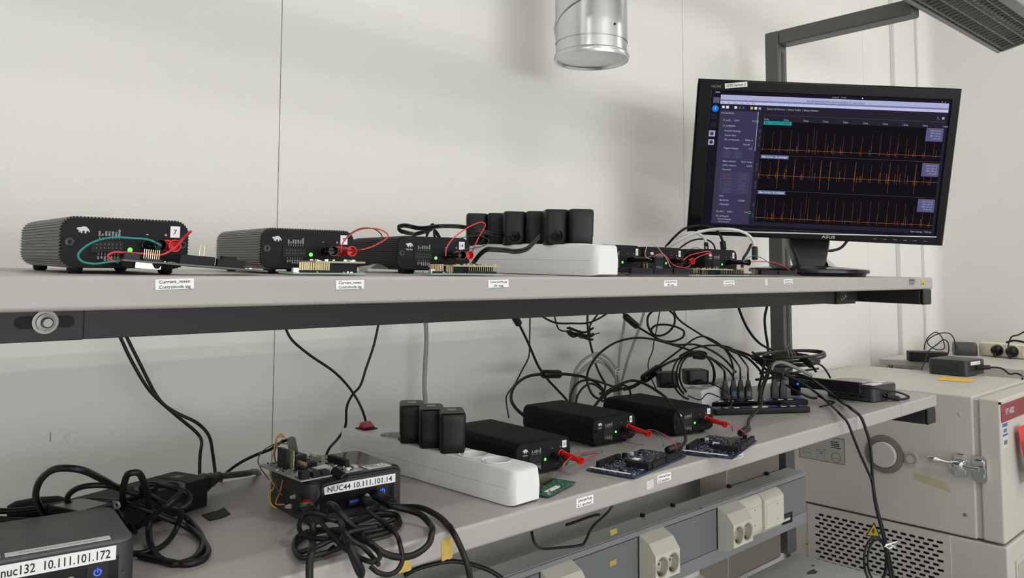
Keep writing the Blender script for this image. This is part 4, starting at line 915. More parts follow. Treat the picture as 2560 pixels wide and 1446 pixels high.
# the one on the chamber
q = at(2320, 934, Z=zc1); q2 = at(2417, 943.5, Z=zc1); ang = math.atan2(q2.y-q.y, q2.x-q.x); wN = (q2-q).length
q3 = at(2478, 937, Z=zc1); dN = (q3-q2).length
N4 = mini_pc('mini_computer', 'grey mini computer on top of the climate chamber above an orange note', Matrix.Translation((q.x, q.y, zc1)) @ Matrix.Rotation(ang, 4, 'Z'), wN, dN, .05, False)
b = MB(); b.M = FACE_MY
for r_ in range(4):
    for i in range(17): x = .014+.0047*i+(.0023 if r_ % 2 else 0)*1; b.add([(x*wN/.118,.0135+.0045*r_,.0004),(x*wN/.118+.0026,.0125+.0045*r_,.0004),(x*wN/.118+.0022,.0152+.0045*r_,.0004),(x*wN/.118-.0004,.0162+.0045*r_,.0004)], [(0,1,2,3)], M_slot)
b.quad((.013,.006,.0004),(.02,.006,.0004),(.02,.0085,.0004),(.013,.0085,.0004), M_slot); b.quad((wN*.6,.034,.0004),(wN*.82,.034,.0004),(wN*.82,.0365,.0004),(wN*.6,.0365,.0004), M_slot); b.build('vent_holes', N4)
b = MB(); b.box(wN, wN+.0005, dN*.16, dN*.9, .014, .034, M_slot); b.build('port_panel', N4)
b = MB(); b.box(wN+.0002, wN+.0009, dN*.22, dN*.72, .0345, .0455, M_paper); o = b.build('paper_label', N4); b = MB(); b.M = T(wN+.001, dN*.47, .038) @ Matrix(((0,0,1,0),(1,0,0,0),(0,1,0,0),(0,0,0,1))); b.text('10.111.101.36', T(0,0,0), .004, M_ink, width=dN*.42); b.build('lettering', o)
tl = [(2343,951),(2358,941.5),(2440,950),(2425,956)]
nt = thing('sticky_note', 'orange sticky note lying on the chamber under the grey mini computer', 'note', at(2390, 950, Z=zc1))
b = MB(); b.M = rel(nt); P_ = [at(x, y, Z=zc1+.0008) for x, y in tl]; b.loft([[tuple(p) for p in P_], [tuple(p+Vector((0,0,.0006))) for p in P_]], M_note); b.build('note_sheet', nt)

# ------------------------------------------------------------------ laptop power brick
qa, qb = at(522, 1266, Z=ZL), at(350, 1322, Z=ZL)
ang = math.atan2(qa.y-qb.y, qa.x-qb.x)
t = thing('power_brick', 'black laptop power brick beside the wall with a mains plug in its right end', 'power adapter', (qa.x, qa.y, ZL), ang)
b = MB(); b.M = T(-.085, .031, 0); b.prism(rrect(.17, .062, .005, 3), .001, .036, M_blackm); b.build('brick_body', t, bevel=.003)
b = MB(); b.box(-.032,-.031,.003,.059,.0362,.0365,M_slot); b.text('vfinance', T(-.05,.012,.0366), .004, M_printd, width=.03); b.box(-.024,-.012,.03,.042,.0361,.0364,M_inkg); b.box(-.168,-.135,.008,.054,.0361,.0364,M_greycab); b.build('print', t)
# mains plug of the brick
c0 = t.matrix_basis @ Vector((.0005, .031, .019))
pts = [t.matrix_basis @ Vector(p) for p in ((.0005,.031,.019),(.022,.033,.02),(.024,.033,.02),(.034,.034,.021),(.036,.034,.021),(.048,.035,.022))]
cord = thing('power_cable', 'dark grey mains cord with a connector in the power brick, going behind the shelf', 'cable', c0)
b = MB(); b.M = rel(cord); b.tube(pts, [.0125,.0125,.010,.0095,.0075,.0065], M_black, 12); b.build('mains_connector', cord, smooth=45)
b = MB(); b.M = rel(cord); b.tube(spline([pts[-1], at(618, 1184, Y=1.06), at(634, 1180, Y=1.085), at(648, 1190, Y=1.118), at(650, 1240, Y=1.12)], 6), .0042, mat('dark_grey_cable', (.05,.05,.05), .4), 10); b.build('cord', cord, smooth=60)
tp = thing('black_tape_piece', 'torn piece of black tape stuck on the lower shelf in front of the power brick', 'tape', at(540, 1286, Z=ZL))
b = MB(); b.M = rel(tp); P_ = [at(x, y, Z=ZL+.0006) for x, y in ((505,1289),(528,1282),(543,1279),(560,1271),(576,1286),(556,1295),(524,1303))]; b.loft([[tuple(p) for p in P_], [tuple(p+Vector((0,0,.0008))) for p in P_]], M_blackm); b.build('tape', tp)

# ------------------------------------------------------------------ USB hubs on the lower shelf
def hub(lab, A_, B_, n, hh=.013, dd=.034, z=0):
    a, b_ = at(*A_, Z=ZL+z), at(*B_, Z=ZL+z); L = (b_-a).length
    t = thing('usb_hub', lab, 'usb hub', a, math.atan2(b_.y-a.y, b_.x-a.x))
    b = MB(); b.box(0, L, 0, dd, .001, hh, M_blackg); b.build('hub_body', t, bevel=.0015)
    for i in range(n):
        x = L*(i+.5)/n; b = MB(); b.box(x-.0065, x+.0065, dd*.4, dd*.7, hh, hh+.0006, M_tin if i % 3 else mat('usb_blue2', (.05,.08,.5), .4)); b.build('port', t)
    return t, L
H1, HL1 = hub('black glossy multi-port hub lying in front, lower of the two long bars', (1790,1040), (2026,1033), 10)
H2, HL2 = hub('black glossy multi-port hub behind, holding a row of upright plugs', (1771,1022), (2021,1015), 10, .013, .034, .002)
def usb_plug(lab, px, py, h=.042, m=M_black, lean=0, tagc=None):
    q = at(px, py, Z=ZL+.0155); t = thing('usb_plug', lab, 'plug', q, R(-40), 'plugs in the rear hub')
    b = MB(); b.loft([[(x*k, y*k, z) for x, y in rrect(.0165, .009, .002, 3)] for z, k in ((0,.8),(.001,.98),(.024,1),(.03,.72),(h,.5))], m); b.build('plug_body', t, smooth=35)
    if tagc: b = MB(); b.box(-.004,.004,-.0052,-.0046,.008,.018,tagc); b.build('tag', t)
    return q+Vector((0,0,h))
UP = [usb_plug('black upright plug, first from the left in the rear hub', 1813, 999), usb_plug('black upright plug with a blue tag in the rear hub', 1834, 999, tagc=M_blue), usb_plug('black upright plug with a pale tag, third in the rear hub', 1852, 999, tagc=M_inkg), usb_plug('black upright plug with a pale tag, fourth in the rear hub', 1871, 999, tagc=M_inkg),
      usb_plug('black upright plug, left one of the pair at the right of the rear hub', 1936, 997), usb_plug('black ribbed upright plug, right one of the pair in the rear hub', 1957, 997)]
for i in range(5): pass
# hub bar in front of the mini computer
t = thing('hub_bar', 'black slim hub bar with white print and a blue light, leaning before the mini computer', 'usb hub', (1.835, .785, ZL))
b = MB(); b.box(0, .016, 0, .175, .0205, .0465, M_black); b.build('hub_body', t, bevel=.002)
b = MB(); b.box(.002, .014, .15, .17, .0, .0205, M_blackg); b.build('foot', t)
b = MB(); b.M = T(-.0004, .118, .0355) @ FACE_MX; b.text('manhattan', T(0,0,0), .006, M_print, width=.036); b.build('lettering', t)
b = MB(); b.lathe([(.003,0),(.0024,.0025),(.0001,.003)], M_bled, 12, p=(.0,.15,.029), axis='-x', cap=False); b.build('blue_light', t, smooth=60)

# white strip and two adapters at the back of the lower shelf
MB_ = Matrix.Translation((1.46, .985, ZL)) @ Matrix.Rotation(R(-78), 4, 'Z')
s3, SY3, _ = power_strip('power_strip', 'white power strip half hidden under the black cables at the back of the lower shelf', MB_, n=4, L=.30, switch=False)
for k, (px, py, lab) in enumerate(((1668, 968, 'black plug adapter standing on the hidden white strip, left one'), (1738, 960, 'black plug adapter on the hidden white strip, right one with a label'))):
    q = at(px, py, Z=ZL+.046)
    M = Matrix.Translation((q.x, q.y, ZL+.0465)) @ Matrix.Rotation(R(-44+8*k), 4, 'Z') @ Matrix.Diagonal((1.25+.2*k, 1, .62, 1)); dup(first, M, lab, 'adapters on the hidden strip')

# ------------------------------------------------------------------ things on the far cabinets
q = at(2318, 904, Z=ZO); t = thing('power_brick', 'small black power brick on the far cabinet beside a coil of thin cable', 'power adapter', (q.x, q.y, ZO), R(-60))
b = MB(); b.prism(rrect(.125, .07, .012, 4), .001, .034, M_blackm); b.build('brick_body', t, bevel=.004)
q = at(2412, 888, Z=ZO); t = thing('plug_adapter', 'dark grey wall adapter with a pale label, standing on the far cabinet', 'adapter', (q.x, q.y, ZO), R(-62))
b = MB(); b.loft([[(x*k, y*k2, z) for x, y in rrect(.078, .07, .012, 4)] for z, k, k2 in ((.0,.95,.95),(.003,1,1),(.036,1,1),(.046,.96,.8),(.049,.9,.7))], mat('adapter_grey', (.045,.045,.048), .35)); b.build('adapter_body', t, smooth=35)
b = MB(); b.box(-.02,.02,-.015,.02,.0491,.0494,M_printd); b.text('AC ADAPTER', T(0,0,.0496), .006, M_ink, width=.034); b.build('rating_label', t)
qa, qb = at(2447, 889, Z=ZO), at(2620, 905, Z=ZO); 
t = thing('power_strip', 'cream power strip lying on the far cabinet with two round black plugs', 'power strip', (qa.x, qa.y, ZO), math.atan2(qb.y-qa.y, qb.x-qa.x)); L = (qb-qa).length
M_cs = mat('cream_strip', (.76,.72,.55), .4)
b = MB(); b.box(0, L, 0, .05, .001, .052, M_cs); b.build('strip_body', t, bevel=.005, seg=3)
for f in (.3, .52, .75):
    b = MB(); b.M = FACE_MY; b.lathe([(.024,-.0005),(.023,.002),(.021,.0012),(.0205,.0004),(.0001,.0004)], M_cs, 24, p=(L*f,.026,0), cap=False); so = b.build('socket', t, smooth=40)
    b = MB(); b.M = FACE_MY
    for dx in (-.009,.009): b.lathe([(.0028,.0006),(.0001,.0007)], M_slot, 10, p=(L*f+dx,.026,0), cap=False)
    b.build('pin_hole', so)
for f, lab in ((.3,'round black mains plug, left one in the cream power strip'),(.52,'round black mains plug, right one in the cream power strip')):
    p_ = t.matrix_basis @ Vector((L*f, -.0006, .026)); pt = thing('mains_plug', lab, 'plug', p_, math.atan2(qb.y-qa.y, qb.x-qa.x), 'plugs in the cream strip')
    b = MB(); b.M = FACE_MY; b.lathe([(.0195,0),(.0205,.006),(.018,.018),(.011,.027),(.0001,.029)], M_blackg, 22, cap=False); b.build('plug_body', pt, smooth=50)
    b = MB(); b.tube([(0,-.02,-.008),(.003,-.026,-.018),(.006,-.028,-.0235)], [.007,.0055,.004], M_black, 10); b.build('cable_boot', pt, smooth=50)
# ------------------------------------------------------------------ circuit boards
def board(lab, M, w, d, mb, heads=(), pins=(), chips=(), smd=60, seed=1, smdmats=None, th=.0016, z=.001, name='circuit_board', edge=None):
    """heads: (x0,x1,y0,y1,h) black headers; pins: (x0,y0,x1,y1,n,rows,z0,h) gold pins; chips: (x,y,w,d,h,mat,name)"""
    t = thing(name, lab, 'circuit board'); t.matrix_basis = M; r2 = random.Random(seed)
    b = MB(); b.box(0, w, 0, d, z, z+th, mb)
    if edge: b.box(-.0002, w+.0002, -.0002, d+.0002, z+.0002, z+th-.0003, edge)
    b.build('board', t); zt_ = z+th
    if smd:
        b = MB(); sm = smdmats or (M_black, M_tin, M_black, M_printd, M_tin, M_pcbt)
        for i in range(smd):
            x, y = r2.uniform(.002, w-.004), r2.uniform(.002, d-.004); a_, c_ = r2.choice(((.0016,.0009),(.0009,.0016),(.0024,.0014),(.003,.003),(.0012,.0007)))
            b.box(x, x+a_, y, y+c_, zt_, zt_+r2.uniform(.0005,.0016), r2.choice(sm))
        o = b.build('small_components', t); o['kind'] = 'stuff'
    for x0, x1, y0, y1, h in heads:
        b = MB(); b.box(x0, x1, y0, y1, zt_, zt_+h, M_blackm)
        n = int(max(x1-x0, y1-y0)/.00254)
        for i in range(n):
            f = (i+.5)/n
            if x1-x0 > y1-y0: b.box(x0+(x1-x0)*f-.0004, x0+(x1-x0)*f+.0004, (y0+y1)/2-.0004, (y0+y1)/2+.0004, zt_+h, zt_+h+.0001, M_slot)
            else: b.box((x0+x1)/2-.0004, (x0+x1)/2+.0004, y0+(y1-y0)*f-.0004, y0+(y1-y0)*f+.0004, zt_+h, zt_+h+.0001, M_slot)
        b.build('header', t)
    for x0, y0, x1, y1, n, rows, z0, h in pins:
        b = MB(); L = math.hypot(x1-x0, y1-y0); nx, ny = -(y1-y0)/L, (x1-x0)/L
        for r_ in range(rows):
            for i in range(n):
                f = (i+.5)/n; x, y = x0+(x1-x0)*f+nx*.0025*r_, y0+(y1-y0)*f+ny*.0025*r_; b.box(x-.0003, x+.0003, y-.0003, y+.0003, zt_+z0, zt_+z0+h, M_gold)
        b.build('pin_row', t)
    for x, y, a_, c_, h, m, nm in chips:
        b = MB(); b.box(x, x+a_, y, y+c_, zt_, zt_+h, m); b.build(nm, t, bevel=.0003, seg=1)
    return t, zt_
def frame_px(A, B, Cc, Z):
    a, b_, c_ = at(*A, Z=Z), at(*B, Z=Z), at(*Cc, Z=Z); ex = (c_-b_); L = ex.length; ex.normalize(); ez = Vector((0,0,1)); ey = ez.cross(ex)
    d = (a-b_).dot(ey); return Matrix(((ex.x, ey.x, 0, b_.x), (ex.y, ey.y, 0, b_.y), (0, 0, 1, ZL), (0, 0, 0, 1))), L, d
BLUE_SMD = (M_black, M_tin, M_black, M_pcbt, M_black, mat('blue_grey_part', (.2,.25,.35), .5))
for (A, B, Cc, lab, sd) in (((1482,1170), (1586,1197), (1716,1141), 'blue circuit board with black headers in a clear bag, behind the torn white label on the lower shelf edge', 11), ((1706,1129), (1832,1149), (1893,1103), 'blue circuit board with black headers nearest the right end of the lower shelf', 12)):
    M, L, d = frame_px(A, B, Cc, ZL+.003)
    hs = [(L*.36, L*.6, .002, .0085, .0085), (L*.62, L*.95, .002, .0085, .0085), (L*.12, L*.4, d-.010, d-.004, .0085), (L*.42, L*.5, d-.010, d-.004, .0085), (L*.29, L*.36, .004, d*.52, .0085)]
    t, zt_ = board(lab, M, L, d, M_pcbb, hs, [(L*.6, d*.35, L*.85, d*.35, 9, 2, 0, .008)], [(L*.52, d*.55, .012, .010, .0025, M_paper, 'white_module'), (L*.42, d*.62, .007, .007, .004, M_black, 'chip'), (L*.4, d*.4, .011, .006, .003, M_black, 'chip'), (L*.56, d*.86, .008, .006, .007, M_black, 'reset_switch'), (L*.68, d*.84, .005, .005, .005, M_cream, 'white_connector'), (L*.97, d*.2, .007, .007, .007, M_black, 'jumper_block')], 520, sd, BLUE_SMD, .0016, .0025)
    b = MB(); b.box(.0005, .0055, d*.1, d*.94, zt_+.0032, zt_+.0036, M_paper); b.build('paper_strip', t)
    q = MB(); e = .012; gx, gy = 12, 8; r2 = random.Random(sd)
    vs = [(-e+(L+2*e)*i/gx, -e*.3+(d+e*1.3)*j/gy, .0007+.0011*r2.random()) for j in range(gy+1) for i in range(gx+1)]
    q.add(vs, [(j*(gx+1)+i, j*(gx+1)+i+1, (j+1)*(gx+1)+i+1, (j+1)*(gx+1)+i) for j in range(gy) for i in range(gx)], M_bag)
    bg = thing('clear_bag', 'clear plastic bag spread under the '+('blue board behind the torn white label' if sd == 11 else 'blue board nearest the right end'), 'bag'); bg.matrix_basis = M; q.build('bag_film', bg, smooth=80)
# small green stacked board behind the lower power strip
M, L, d = frame_px((1330,1212), (1372,1241), (1440,1206), ZL+.004)
g1, zt_ = board('small green circuit board with upright pins, between the lower white strip and the shelf label', M, L, d+.004, M_pcbg, [(L*.25, L*.85, d*.62, d*.62+.005, .0025)], [(L*.25, d*.62+.001, L*.85, d*.62+.001, 13, 2, .002, .0105)], [(L*.15, d*.12, L*.42, .0085, .0006, M_paper, 'paper_label'), (L*.02, d*.5, L*.3, d*.45, .0055, M_pcbd, 'radio_module'), (.002, .001, .005, .003, .002, M_tin, 'connector')], 50, 21, None, .0016, .003)
# boards along the front of the upper shelf (seen almost edge-on)
def ub(px, Y, deg, dz=0): q = at(px, 690, Y=Y); return upM(q.x, Y, deg, dz)
t1M = ub(305, .741, -2, .0125) @ Matrix.Rotation(R(3.9), 4, 'Y'); BL = at(655, 690, Y=.741).x-at(305, 690, Y=.741).x+.004
board('dark long circuit board propped at a slant before the analyser numbered 7', t1M, BL, .05, M_pcbd, [(BL*.37, BL*.61, .002, .0075, .0085), (BL*.63, BL*.83, .002, .0075, .0075), (BL*.67, BL*.78, .006, .0115, .0105)], [(BL*.13, .004, BL*.24, .004, 8, 1, .001, .0095), (BL*.5, .0095, BL*.56, .0095, 2, 1, .009, .010)], [(BL*.02, .008, .014, .01, .006, M_black, 'socket_plug'), (BL*.13, .001, BL*.12, .005, .002, M_black, 'pin_base')], 110, 31, None, .0018, 0, edge=M_pcbe)
o = bpy.context.scene.objects['small_components'] if False else None
b = MB(); t_ = [x for x in COL.objects if x.name.startswith('circuit_board')][-1]
for k, (x0, w_, m) in enumerate(((BL*.09, .022, M_tin), (BL*.012, .012, M_black), (BL*.19, .012, M_black))):
    b = MB()
    if m is M_tin: b.box(x0, x0+w_, .004, .016, -.0052, -.0002, m)
    else: b.lathe([(.0001,-.0055),(.0045,-.0045),(.006,-.0002)], m, 16, p=(x0+.005, .008, 0))
    b.build('usb_connector' if m is M_tin else 'rubber_foot', t_)
def stacked(lab, px0, px1, Y, deg, base_m, seed, top0, top1, ztop, side):
    q0, q1 = at(px0, 690, Y=Y), at(px1, 690, Y=Y); L = (q1-q0).length; M = upM(q0.x, Y, deg, .001)
    t, zt_ = board(lab, M, L, .04, base_m, [(L*.12, L*.5, .003, .008, .0026)] if side == 'l' else [(L*.04, L*.22, .003, .009, .0026), (L*.5, L*.93, .002, .007, .0026)],
                   [(L*.1, .0045, L*.52, .0045, 14, 2, .0024, .0085)] if side == 'l' else [(L*.02, .0045, L*.2, .0045, 8, 2, .0024, .0085), (L*.24, .006, L*.34, .006, 4, 2, .001, .0085), (L*.52, .003, L*.93, .003, 14, 1, .0024, .0085)],
                   [(L*.02, .004, .006, .005, .005, M_tin, 'connector')], 60, seed, None, .0014, .0006)
    b = MB(); b.box(L*top0, L*top1, .001, .034, ztop, ztop+.0018, M_pcbt); tb = b.build('upper_board', t)
    r2 = random.Random(seed+5); b = MB()
    for i in range(40): x, y = r2.uniform(L*top0+.002, L*top1-.004), r2.uniform(.002, .03); b.box(x, x+r2.choice((.001,.002,.0035)), y, y+.0015, ztop+.0018, ztop+.0018+r2.uniform(.0006,.0022), r2.choice((M_tin, M_gold, M_tin, M_black)))
    o = b.build('small_components', tb); o['kind'] = 'stuff'
    b = MB(); b.box(L*top0+.004, L*top1-.006, .008, .028, zt_, ztop, M_blackm); b.build('spacer_block', t)
    return t
stacked('stacked circuit board, tan board raised over a pale green one, before the second analyser from the left', 733, 905, .745, -5, M_pcbl, 41, .3, 1.0, .0125, 'l')
stacked('stacked circuit board with rows of gold pins before the analyser numbered 14', 1078, 1246, .745, -4, M_pcbl, 42, .3, .97, .0105, 'r')
t = thing('clear_bag', 'crumpled clear plastic bag sticking up right of the tan stacked board', 'bag'); t.matrix_basis = ub(884, .76, 0)
r2 = random.Random(3); q = MB(); gx, gy = 14, 8
vs = [(.075*i/gx, .05*j/gy-.01, .001+(.012*math.exp(-((i-5)/2.6)**2)*(1-.5*j/gy))+.0016*r2.random()) for j in range(gy+1) for i in range(gx+1)]
q.add(vs, [(j*(gx+1)+i, j*(gx+1)+i+1, (j+1)*(gx+1)+i+1, (j+1)*(gx+1)+i) for j in range(gy) for i in range(gx)], M_bag); q.build('bag_film', t, smooth=80)
q0, q1 = at(1512, 690, Y=.752), at(1722, 690, Y=.752); L = q1.x-q0.x
board('wide dark circuit board with tall black headers before the analyser numbered 17', upM(q0.x, .752, -3, .002), L, .05, M_pcbd, [(L*.28, L*.52, .001, .007, .0085), (L*.53, L*.74, .001, .007, .0085), (L*.76, L*.98, .001, .007, .0085), (L*.22, L*.5, .03, .036, .0095)], [(L*.45, .01, L*.52, .01, 2, 2, .008, .008)], [(L*.05, .01, .02, .012, .002, M_tin, 'shield')], 150, 51, None, .0016, .0008)
stacked('small stacked circuit board with tan top before the analyser numbered 15', 1722, 1862, .752, -3, M_pcbl, 43, .2, .72, .0105, 'r')
q0, q1 = at(1828, 690, Y=.756), at(1982, 690, Y=.756); L = q1.x-q0.x
board('dark circuit board with black headers and a clear bag beside the monitor foot', upM(q0.x, .756, -4, .002), L, .05, M_pcbd, [(L*.42, L*.66, .001, .007, .008), (L*.68, L*.92, .001, .007, .008), (L*.1, L*.3, .02, .026, .008)], [(L*.3, .005, L*.4, .005, 5, 2, .002, .007), (L*.2, .01, L*.24, .01, 2, 2, .006, .008)], [(L*.93, .002, .008, .01, .012, M_black, 'terminal_block')], 130, 52, None, .0016, .0008)
# grey board on NUC44
M = Matrix.Translation((.4634, .8362, ZL+.0505)) @ Matrix.Rotation(R(-4.4), 4, 'Z') @ T(-.007, .006, 0) @ Matrix.Rotation(R(5), 4, 'Z')
kb, zt_ = board('grey development board with upright modules and a lit green light, lying on the NUC44 computer', M, .083, .108, M_pcbw, [(.071, .077, .02, .062, .0085), (.002, .012, .002, .012, .009), (.016, .026, .001, .012, .006), (.028, .038, .001, .012, .006), (.022, .028, .035, .06, .005), (.034, .048, .048, .06, .006)], [(.03, .04, .03, .062, 8, 2, 0, .009), (.05, .068, .066, .068, 6, 2, 0, .007)],
    [(.036, .026, .02, .015, .0028, M_tin, 'radio_shield'), (.05, .09, .008, .007, .006, M_tin, 'button'), (.066, .092, .008, .007, .006, M_tin, 'button'), (.076, .008, .006, .009, .003, M_tin, 'connector'), (.064, .004, .006, .005, .003, M_cream, 'white_connector'), (.012, .06, .004, .022, .024, M_black, 'upright_module'), (.02, .056, .0016, .03, .022, M_pcbt, 'upright_module'), (.024, .07, .022, .018, .012, M_black, 'plug_block')], 260, 61, (M_black, M_tin, M_printd, M_black, M_paper), .0016, 0)
b = MB(); b.lathe([(.0011,0),(.0009,.0007),(.0001,.0009)], M_led, 10, p=(.06, .026, zt_)); b.build('status_light', kb)
KB = lambda x, y, z: kb.matrix_basis @ Vector((x, y, z))

# ------------------------------------------------------------------ test leads
def lw(i, pts): return [at(x, y, Y=Y) for x, y, Y in pts]
GW, RW = M_greenwire, M_redwire
lead(0, .655, M_blackg, M_greenwire, lw(0, [(372,600,.752),(330,596,.752),(285,594,.752),(240,603,.752),(205,624,.752),(195,640,.752),(205,654,.752),(235,660,.752),(275,655,.752),(305,653,.752)]), 'black plug with a teal wire looping left, in the analyser numbered 7', .028, .0011, (.03, 0))
lead(0, .815, M_red, M_redwire, lw(0, [(478,578,.74),(460,596,.748),(437,620,.752),(405,637,.752),(360,635,.752),(310,632,.752),(282,632,.752),(270,640,.752),(276,650,.752),(284,654,.752)]), 'red plug with a red wire crossing its front, in the analyser numbered 7', .022, .0011)
lead(1, .655, M_blackg, M_blackwire, lw(1, [(850,627,.768),(858,606,.77),(876,585,.77),(905,571,.77),(938,574,.77),(955,590,.77),(950,608,.765),(920,622,.76),(880,627,.758),(846,627,.756),(850,640,.756)]), 'black plug with a thin black wire looping up, in the second analyser from the left', .03, .0007)
lead(1, .815, M_red, M_redwire, lw(1, [(915,622,.758),(945,610,.762),(968,595,.765),(970,588,.765),(955,576,.768),(925,571,.77),(895,576,.77),(868,595,.768),(855,612,.764),(853,632,.757)]), 'red plug with a red wire looping up, in the second analyser from the left', .04, .0008)
lead(2, .655, M_blackg, M_blackwire, lw(2, [(1148,627,.775),(1180,622,.775),(1215,612,.775),(1222,602,.778),(1210,593,.78),(1180,590,.782),(1150,597,.782),(1128,608,.78),(1117,622,.775),(1113,640,.762)]), 'black plug with a thin black wire loop, in the analyser numbered 14', .05, .0006)
lead(2, .815, M_red, M_redwire, lw(2, [(1185,620,.78),(1195,597,.782),(1208,575,.785),(1213,562,.785),(1204,556,.785),(1180,564,.785),(1150,582,.783),(1128,602,.78),(1116,622,.77),(1114,640,.76)]), 'red plug with a red wire looping over, in the analyser numbered 14', .038, .0009)
lead(3, .655, M_blackg, M_pinkwire, lw(3, [(1613,640,.775),(1617,618,.775),(1623,610,.775),(1640,615,.772),(1655,633,.768),(1667,648,.765),(1673,662,.76),(1676,669,.757)]), 'black plug with a tan wire arching right, in the analyser numbered 17', .05, .0007)
lead(3, .815, M_red, M_redwire, lw(3, [(1637,641,.775),(1650,635,.775),(1665,641,.772),(1675,655,.768),(1688,665,.762),(1706,669,.758),(1722,667,.757),(1726,662,.757)]), 'red plug with a pink wire, in the analyser numbered 17', .034, .0008)
lead(4, .655, M_blackg, M_blackwire, lw(4, [(1704,655,.79),(1708,640,.792),(1725,624,.792),(1745,620,.79),(1758,628,.788)]), 'black plug with a thin black wire, in the analyser numbered 15', .036, .0005)
lead(4, .815, M_red, M_redwire, lw(4, [(1735,650,.785),(1752,640,.785),(1775,634,.782),(1779,636,.782),(1775,630,.782),(1750,632,.783),(1722,640,.78),(1708,652,.772)]), 'red plug with two red loops, in the analyser numbered 15', .036, .0008)
lead(5, .655, M_blackg, M_greenwire, lw(5, [(1858,655,.772),(1870,645,.772),(1884,640,.77),(1905,646,.768),(1925,660,.764),(1940,671,.762)]), 'black plug with a teal wire arching over, in the analyser nearest the monitor', .05, .0007)
lead(5, .815, M_red, M_redwire, lw(5, [(1875,655,.772),(1905,654,.77),(1935,657,.768),(1960,666,.766),(1974,676,.764)]), 'red plug with a red wire running right, in the analyser nearest the monitor', .03, .0008)
def lz(pts): return [at(x, y, Z=ZL+z) for x, y, z in pts]
lead(6, .655, M_black, M_greenwire, lz([(1412,1148,.014),(1450,1141,.014),(1490,1134,.012),(1505,1132,.010),(1506,1128,.012),(1480,1130,.014),(1450,1140,.018),(1425,1152,.022),(1410,1165,.022),(1404,1176,.016)]), 'black plug with a teal wire to the small green board, in the analyser numbered 20', .02, .0008, (0, .06))
lead(6, .815, M_red, M_redwire, lz([(1495,1133,.014),(1470,1132,.018),(1440,1137,.024),(1420,1150,.026),(1408,1164,.024),(1403,1177,.016)]), 'red plug with a red wire to the small green board, in the analyser numbered 20', .042, .0009, (.02, .1))
lead(7, .655, M_black, M_greenwire, lz([(1588,1084,.018),(1605,1080,.028),(1623,1075,.034),(1640,1079,.034),(1653,1092,.028),(1659,1106,.02),(1658,1119,.012)]), 'black plug with a green wire to the blue board, in the middle analyser of the lower shelf', .02, .0007, (0, .06))
lead(7, .815, M_red, M_redwire, lz([(1613,1078,.03),(1635,1076,.036),(1657,1086,.034),(1679,1101,.026),(1690,1115,.018),(1693,1127,.01)]), 'red plug with a red wire to the blue board, in the middle analyser of the lower shelf', .046, .0007, (.02, .12))
lead(8, .655, M_black, M_blackwire, lz([(1800,1054,.02),(1815,1057,.024),(1828,1066,.02),(1832,1080,.012)]), 'black plug with a thin dark wire, in the analyser beside the black hubs', .02, .0006, (0, .06))
lead(8, .815, M_red, M_redwire, lz([(1808,1055,.03),(1824,1063,.03),(1842,1070,.024),(1860,1080,.016),(1868,1088,.01)]), 'red plug with a red wire to the right blue board, in the analyser beside the black hubs', .044, .0007, (.02, .1))

# ------------------------------------------------------------------ cables
def cable(lab, pts, r=.0022, m=None, k=6, n=8, parts=(), group=None, name='cable', cat='cable', twin=False):
    """pts: (px, py, Y) on a wall-parallel plane, (px, py) lying on the lower shelf, or a Vector"""
    P = []
    for p in pts:
        P.append(p if isinstance(p, Vector) else at(p[0], p[1], Z=ZL+p[3]+r) if len(p) == 4 else at(p[0], p[1], Z=ZL+r) if len(p) == 2 else at(p[0], p[1], Y=p[2]))
    S = spline(P, k); b = MB()
    for s in S:                                              # cables rest on the shelves instead of sinking into them
        s.y = min(s.y, YW-r-.001)
        if YF-r < s.y < YB+r and s.x < XR+r:
            rr0 = r*(2 if twin else 1)
            if ZL-.04 < s.z < ZL+rr0: s.z = ZL+rr0
            if ZU(s.y)-.02 < s.z < ZU(s.y)+rr0: s.z = ZU(s.y)+rr0
    if twin:
        up = Vector((0,0,r*.9)); b.tube([s+up for s in S], r, m or M_cable, 6); b.tube([s-up for s in S], r, m or M_cable, 6)
    else: b.tube(S, r, m or M_cable, n)
    o = b.build(name, None, smooth=60); tag(o, lab, cat, group)
    for pn, i0, i1, pr in parts:
        a, c_ = S[i0], S[i1]; q = MB(); d = (c_-a); q.tube([a, a+d*.06, a+d*.94, c_], [pr*.8, pr, pr, pr*.8], M_black, 14); q.build(pn, o, smooth=40)
    return o
Wc = 1.165
cable('black cable from the upper shelf to the wall side of the power brick, left one of two', [(300,842,Wc),(330,905,Wc),(375,978,Wc),(432,1032,Wc),(494,1085,Wc),(504,1104,1.15),(500,1140,1.13),(499,1200,1.12),(500,1240,1.12)], .0024)
cable('black cable from the upper shelf to the wall side of the power brick, right one of two', [(316,842,1.18),(345,900,1.18),(401,1003,1.18),(438,1031,1.18),(494,1059,1.17),(522,1090,1.15),(532,1136,1.13),(539,1195,1.12),(541,1240,1.12)], .0024)
cable('black cable crossing from upper left to the red switch behind the lower power strip', [(714,822,Wc),(728,848,Wc),(770,885,Wc),(835,930,Wc),(865,960,Wc),(884,985,Wc),(900,1013,1.16),(912,1045,1.15),(918,1085,1.13)], .0022)
cable('black cable hanging left of the lower power strip, crossing the other one', [(946,812,1.185),(935,862,1.185),(915,922,1.185),(900,966,1.185),(881,988,1.185),(867,1018,1.17),(863,1068,1.15),(845,1097,1.14),(822,1124,1.12),(812,1150,1.115)], .0022)
cable('thick pale grey cable hanging behind the three adapters', [(1064,800,1.2),(1066,850,1.2),(1063,910,1.2),(1061,960,1.2),(1064,1020,1.2),(1068,1080,1.2)], .0042, M_greycab)
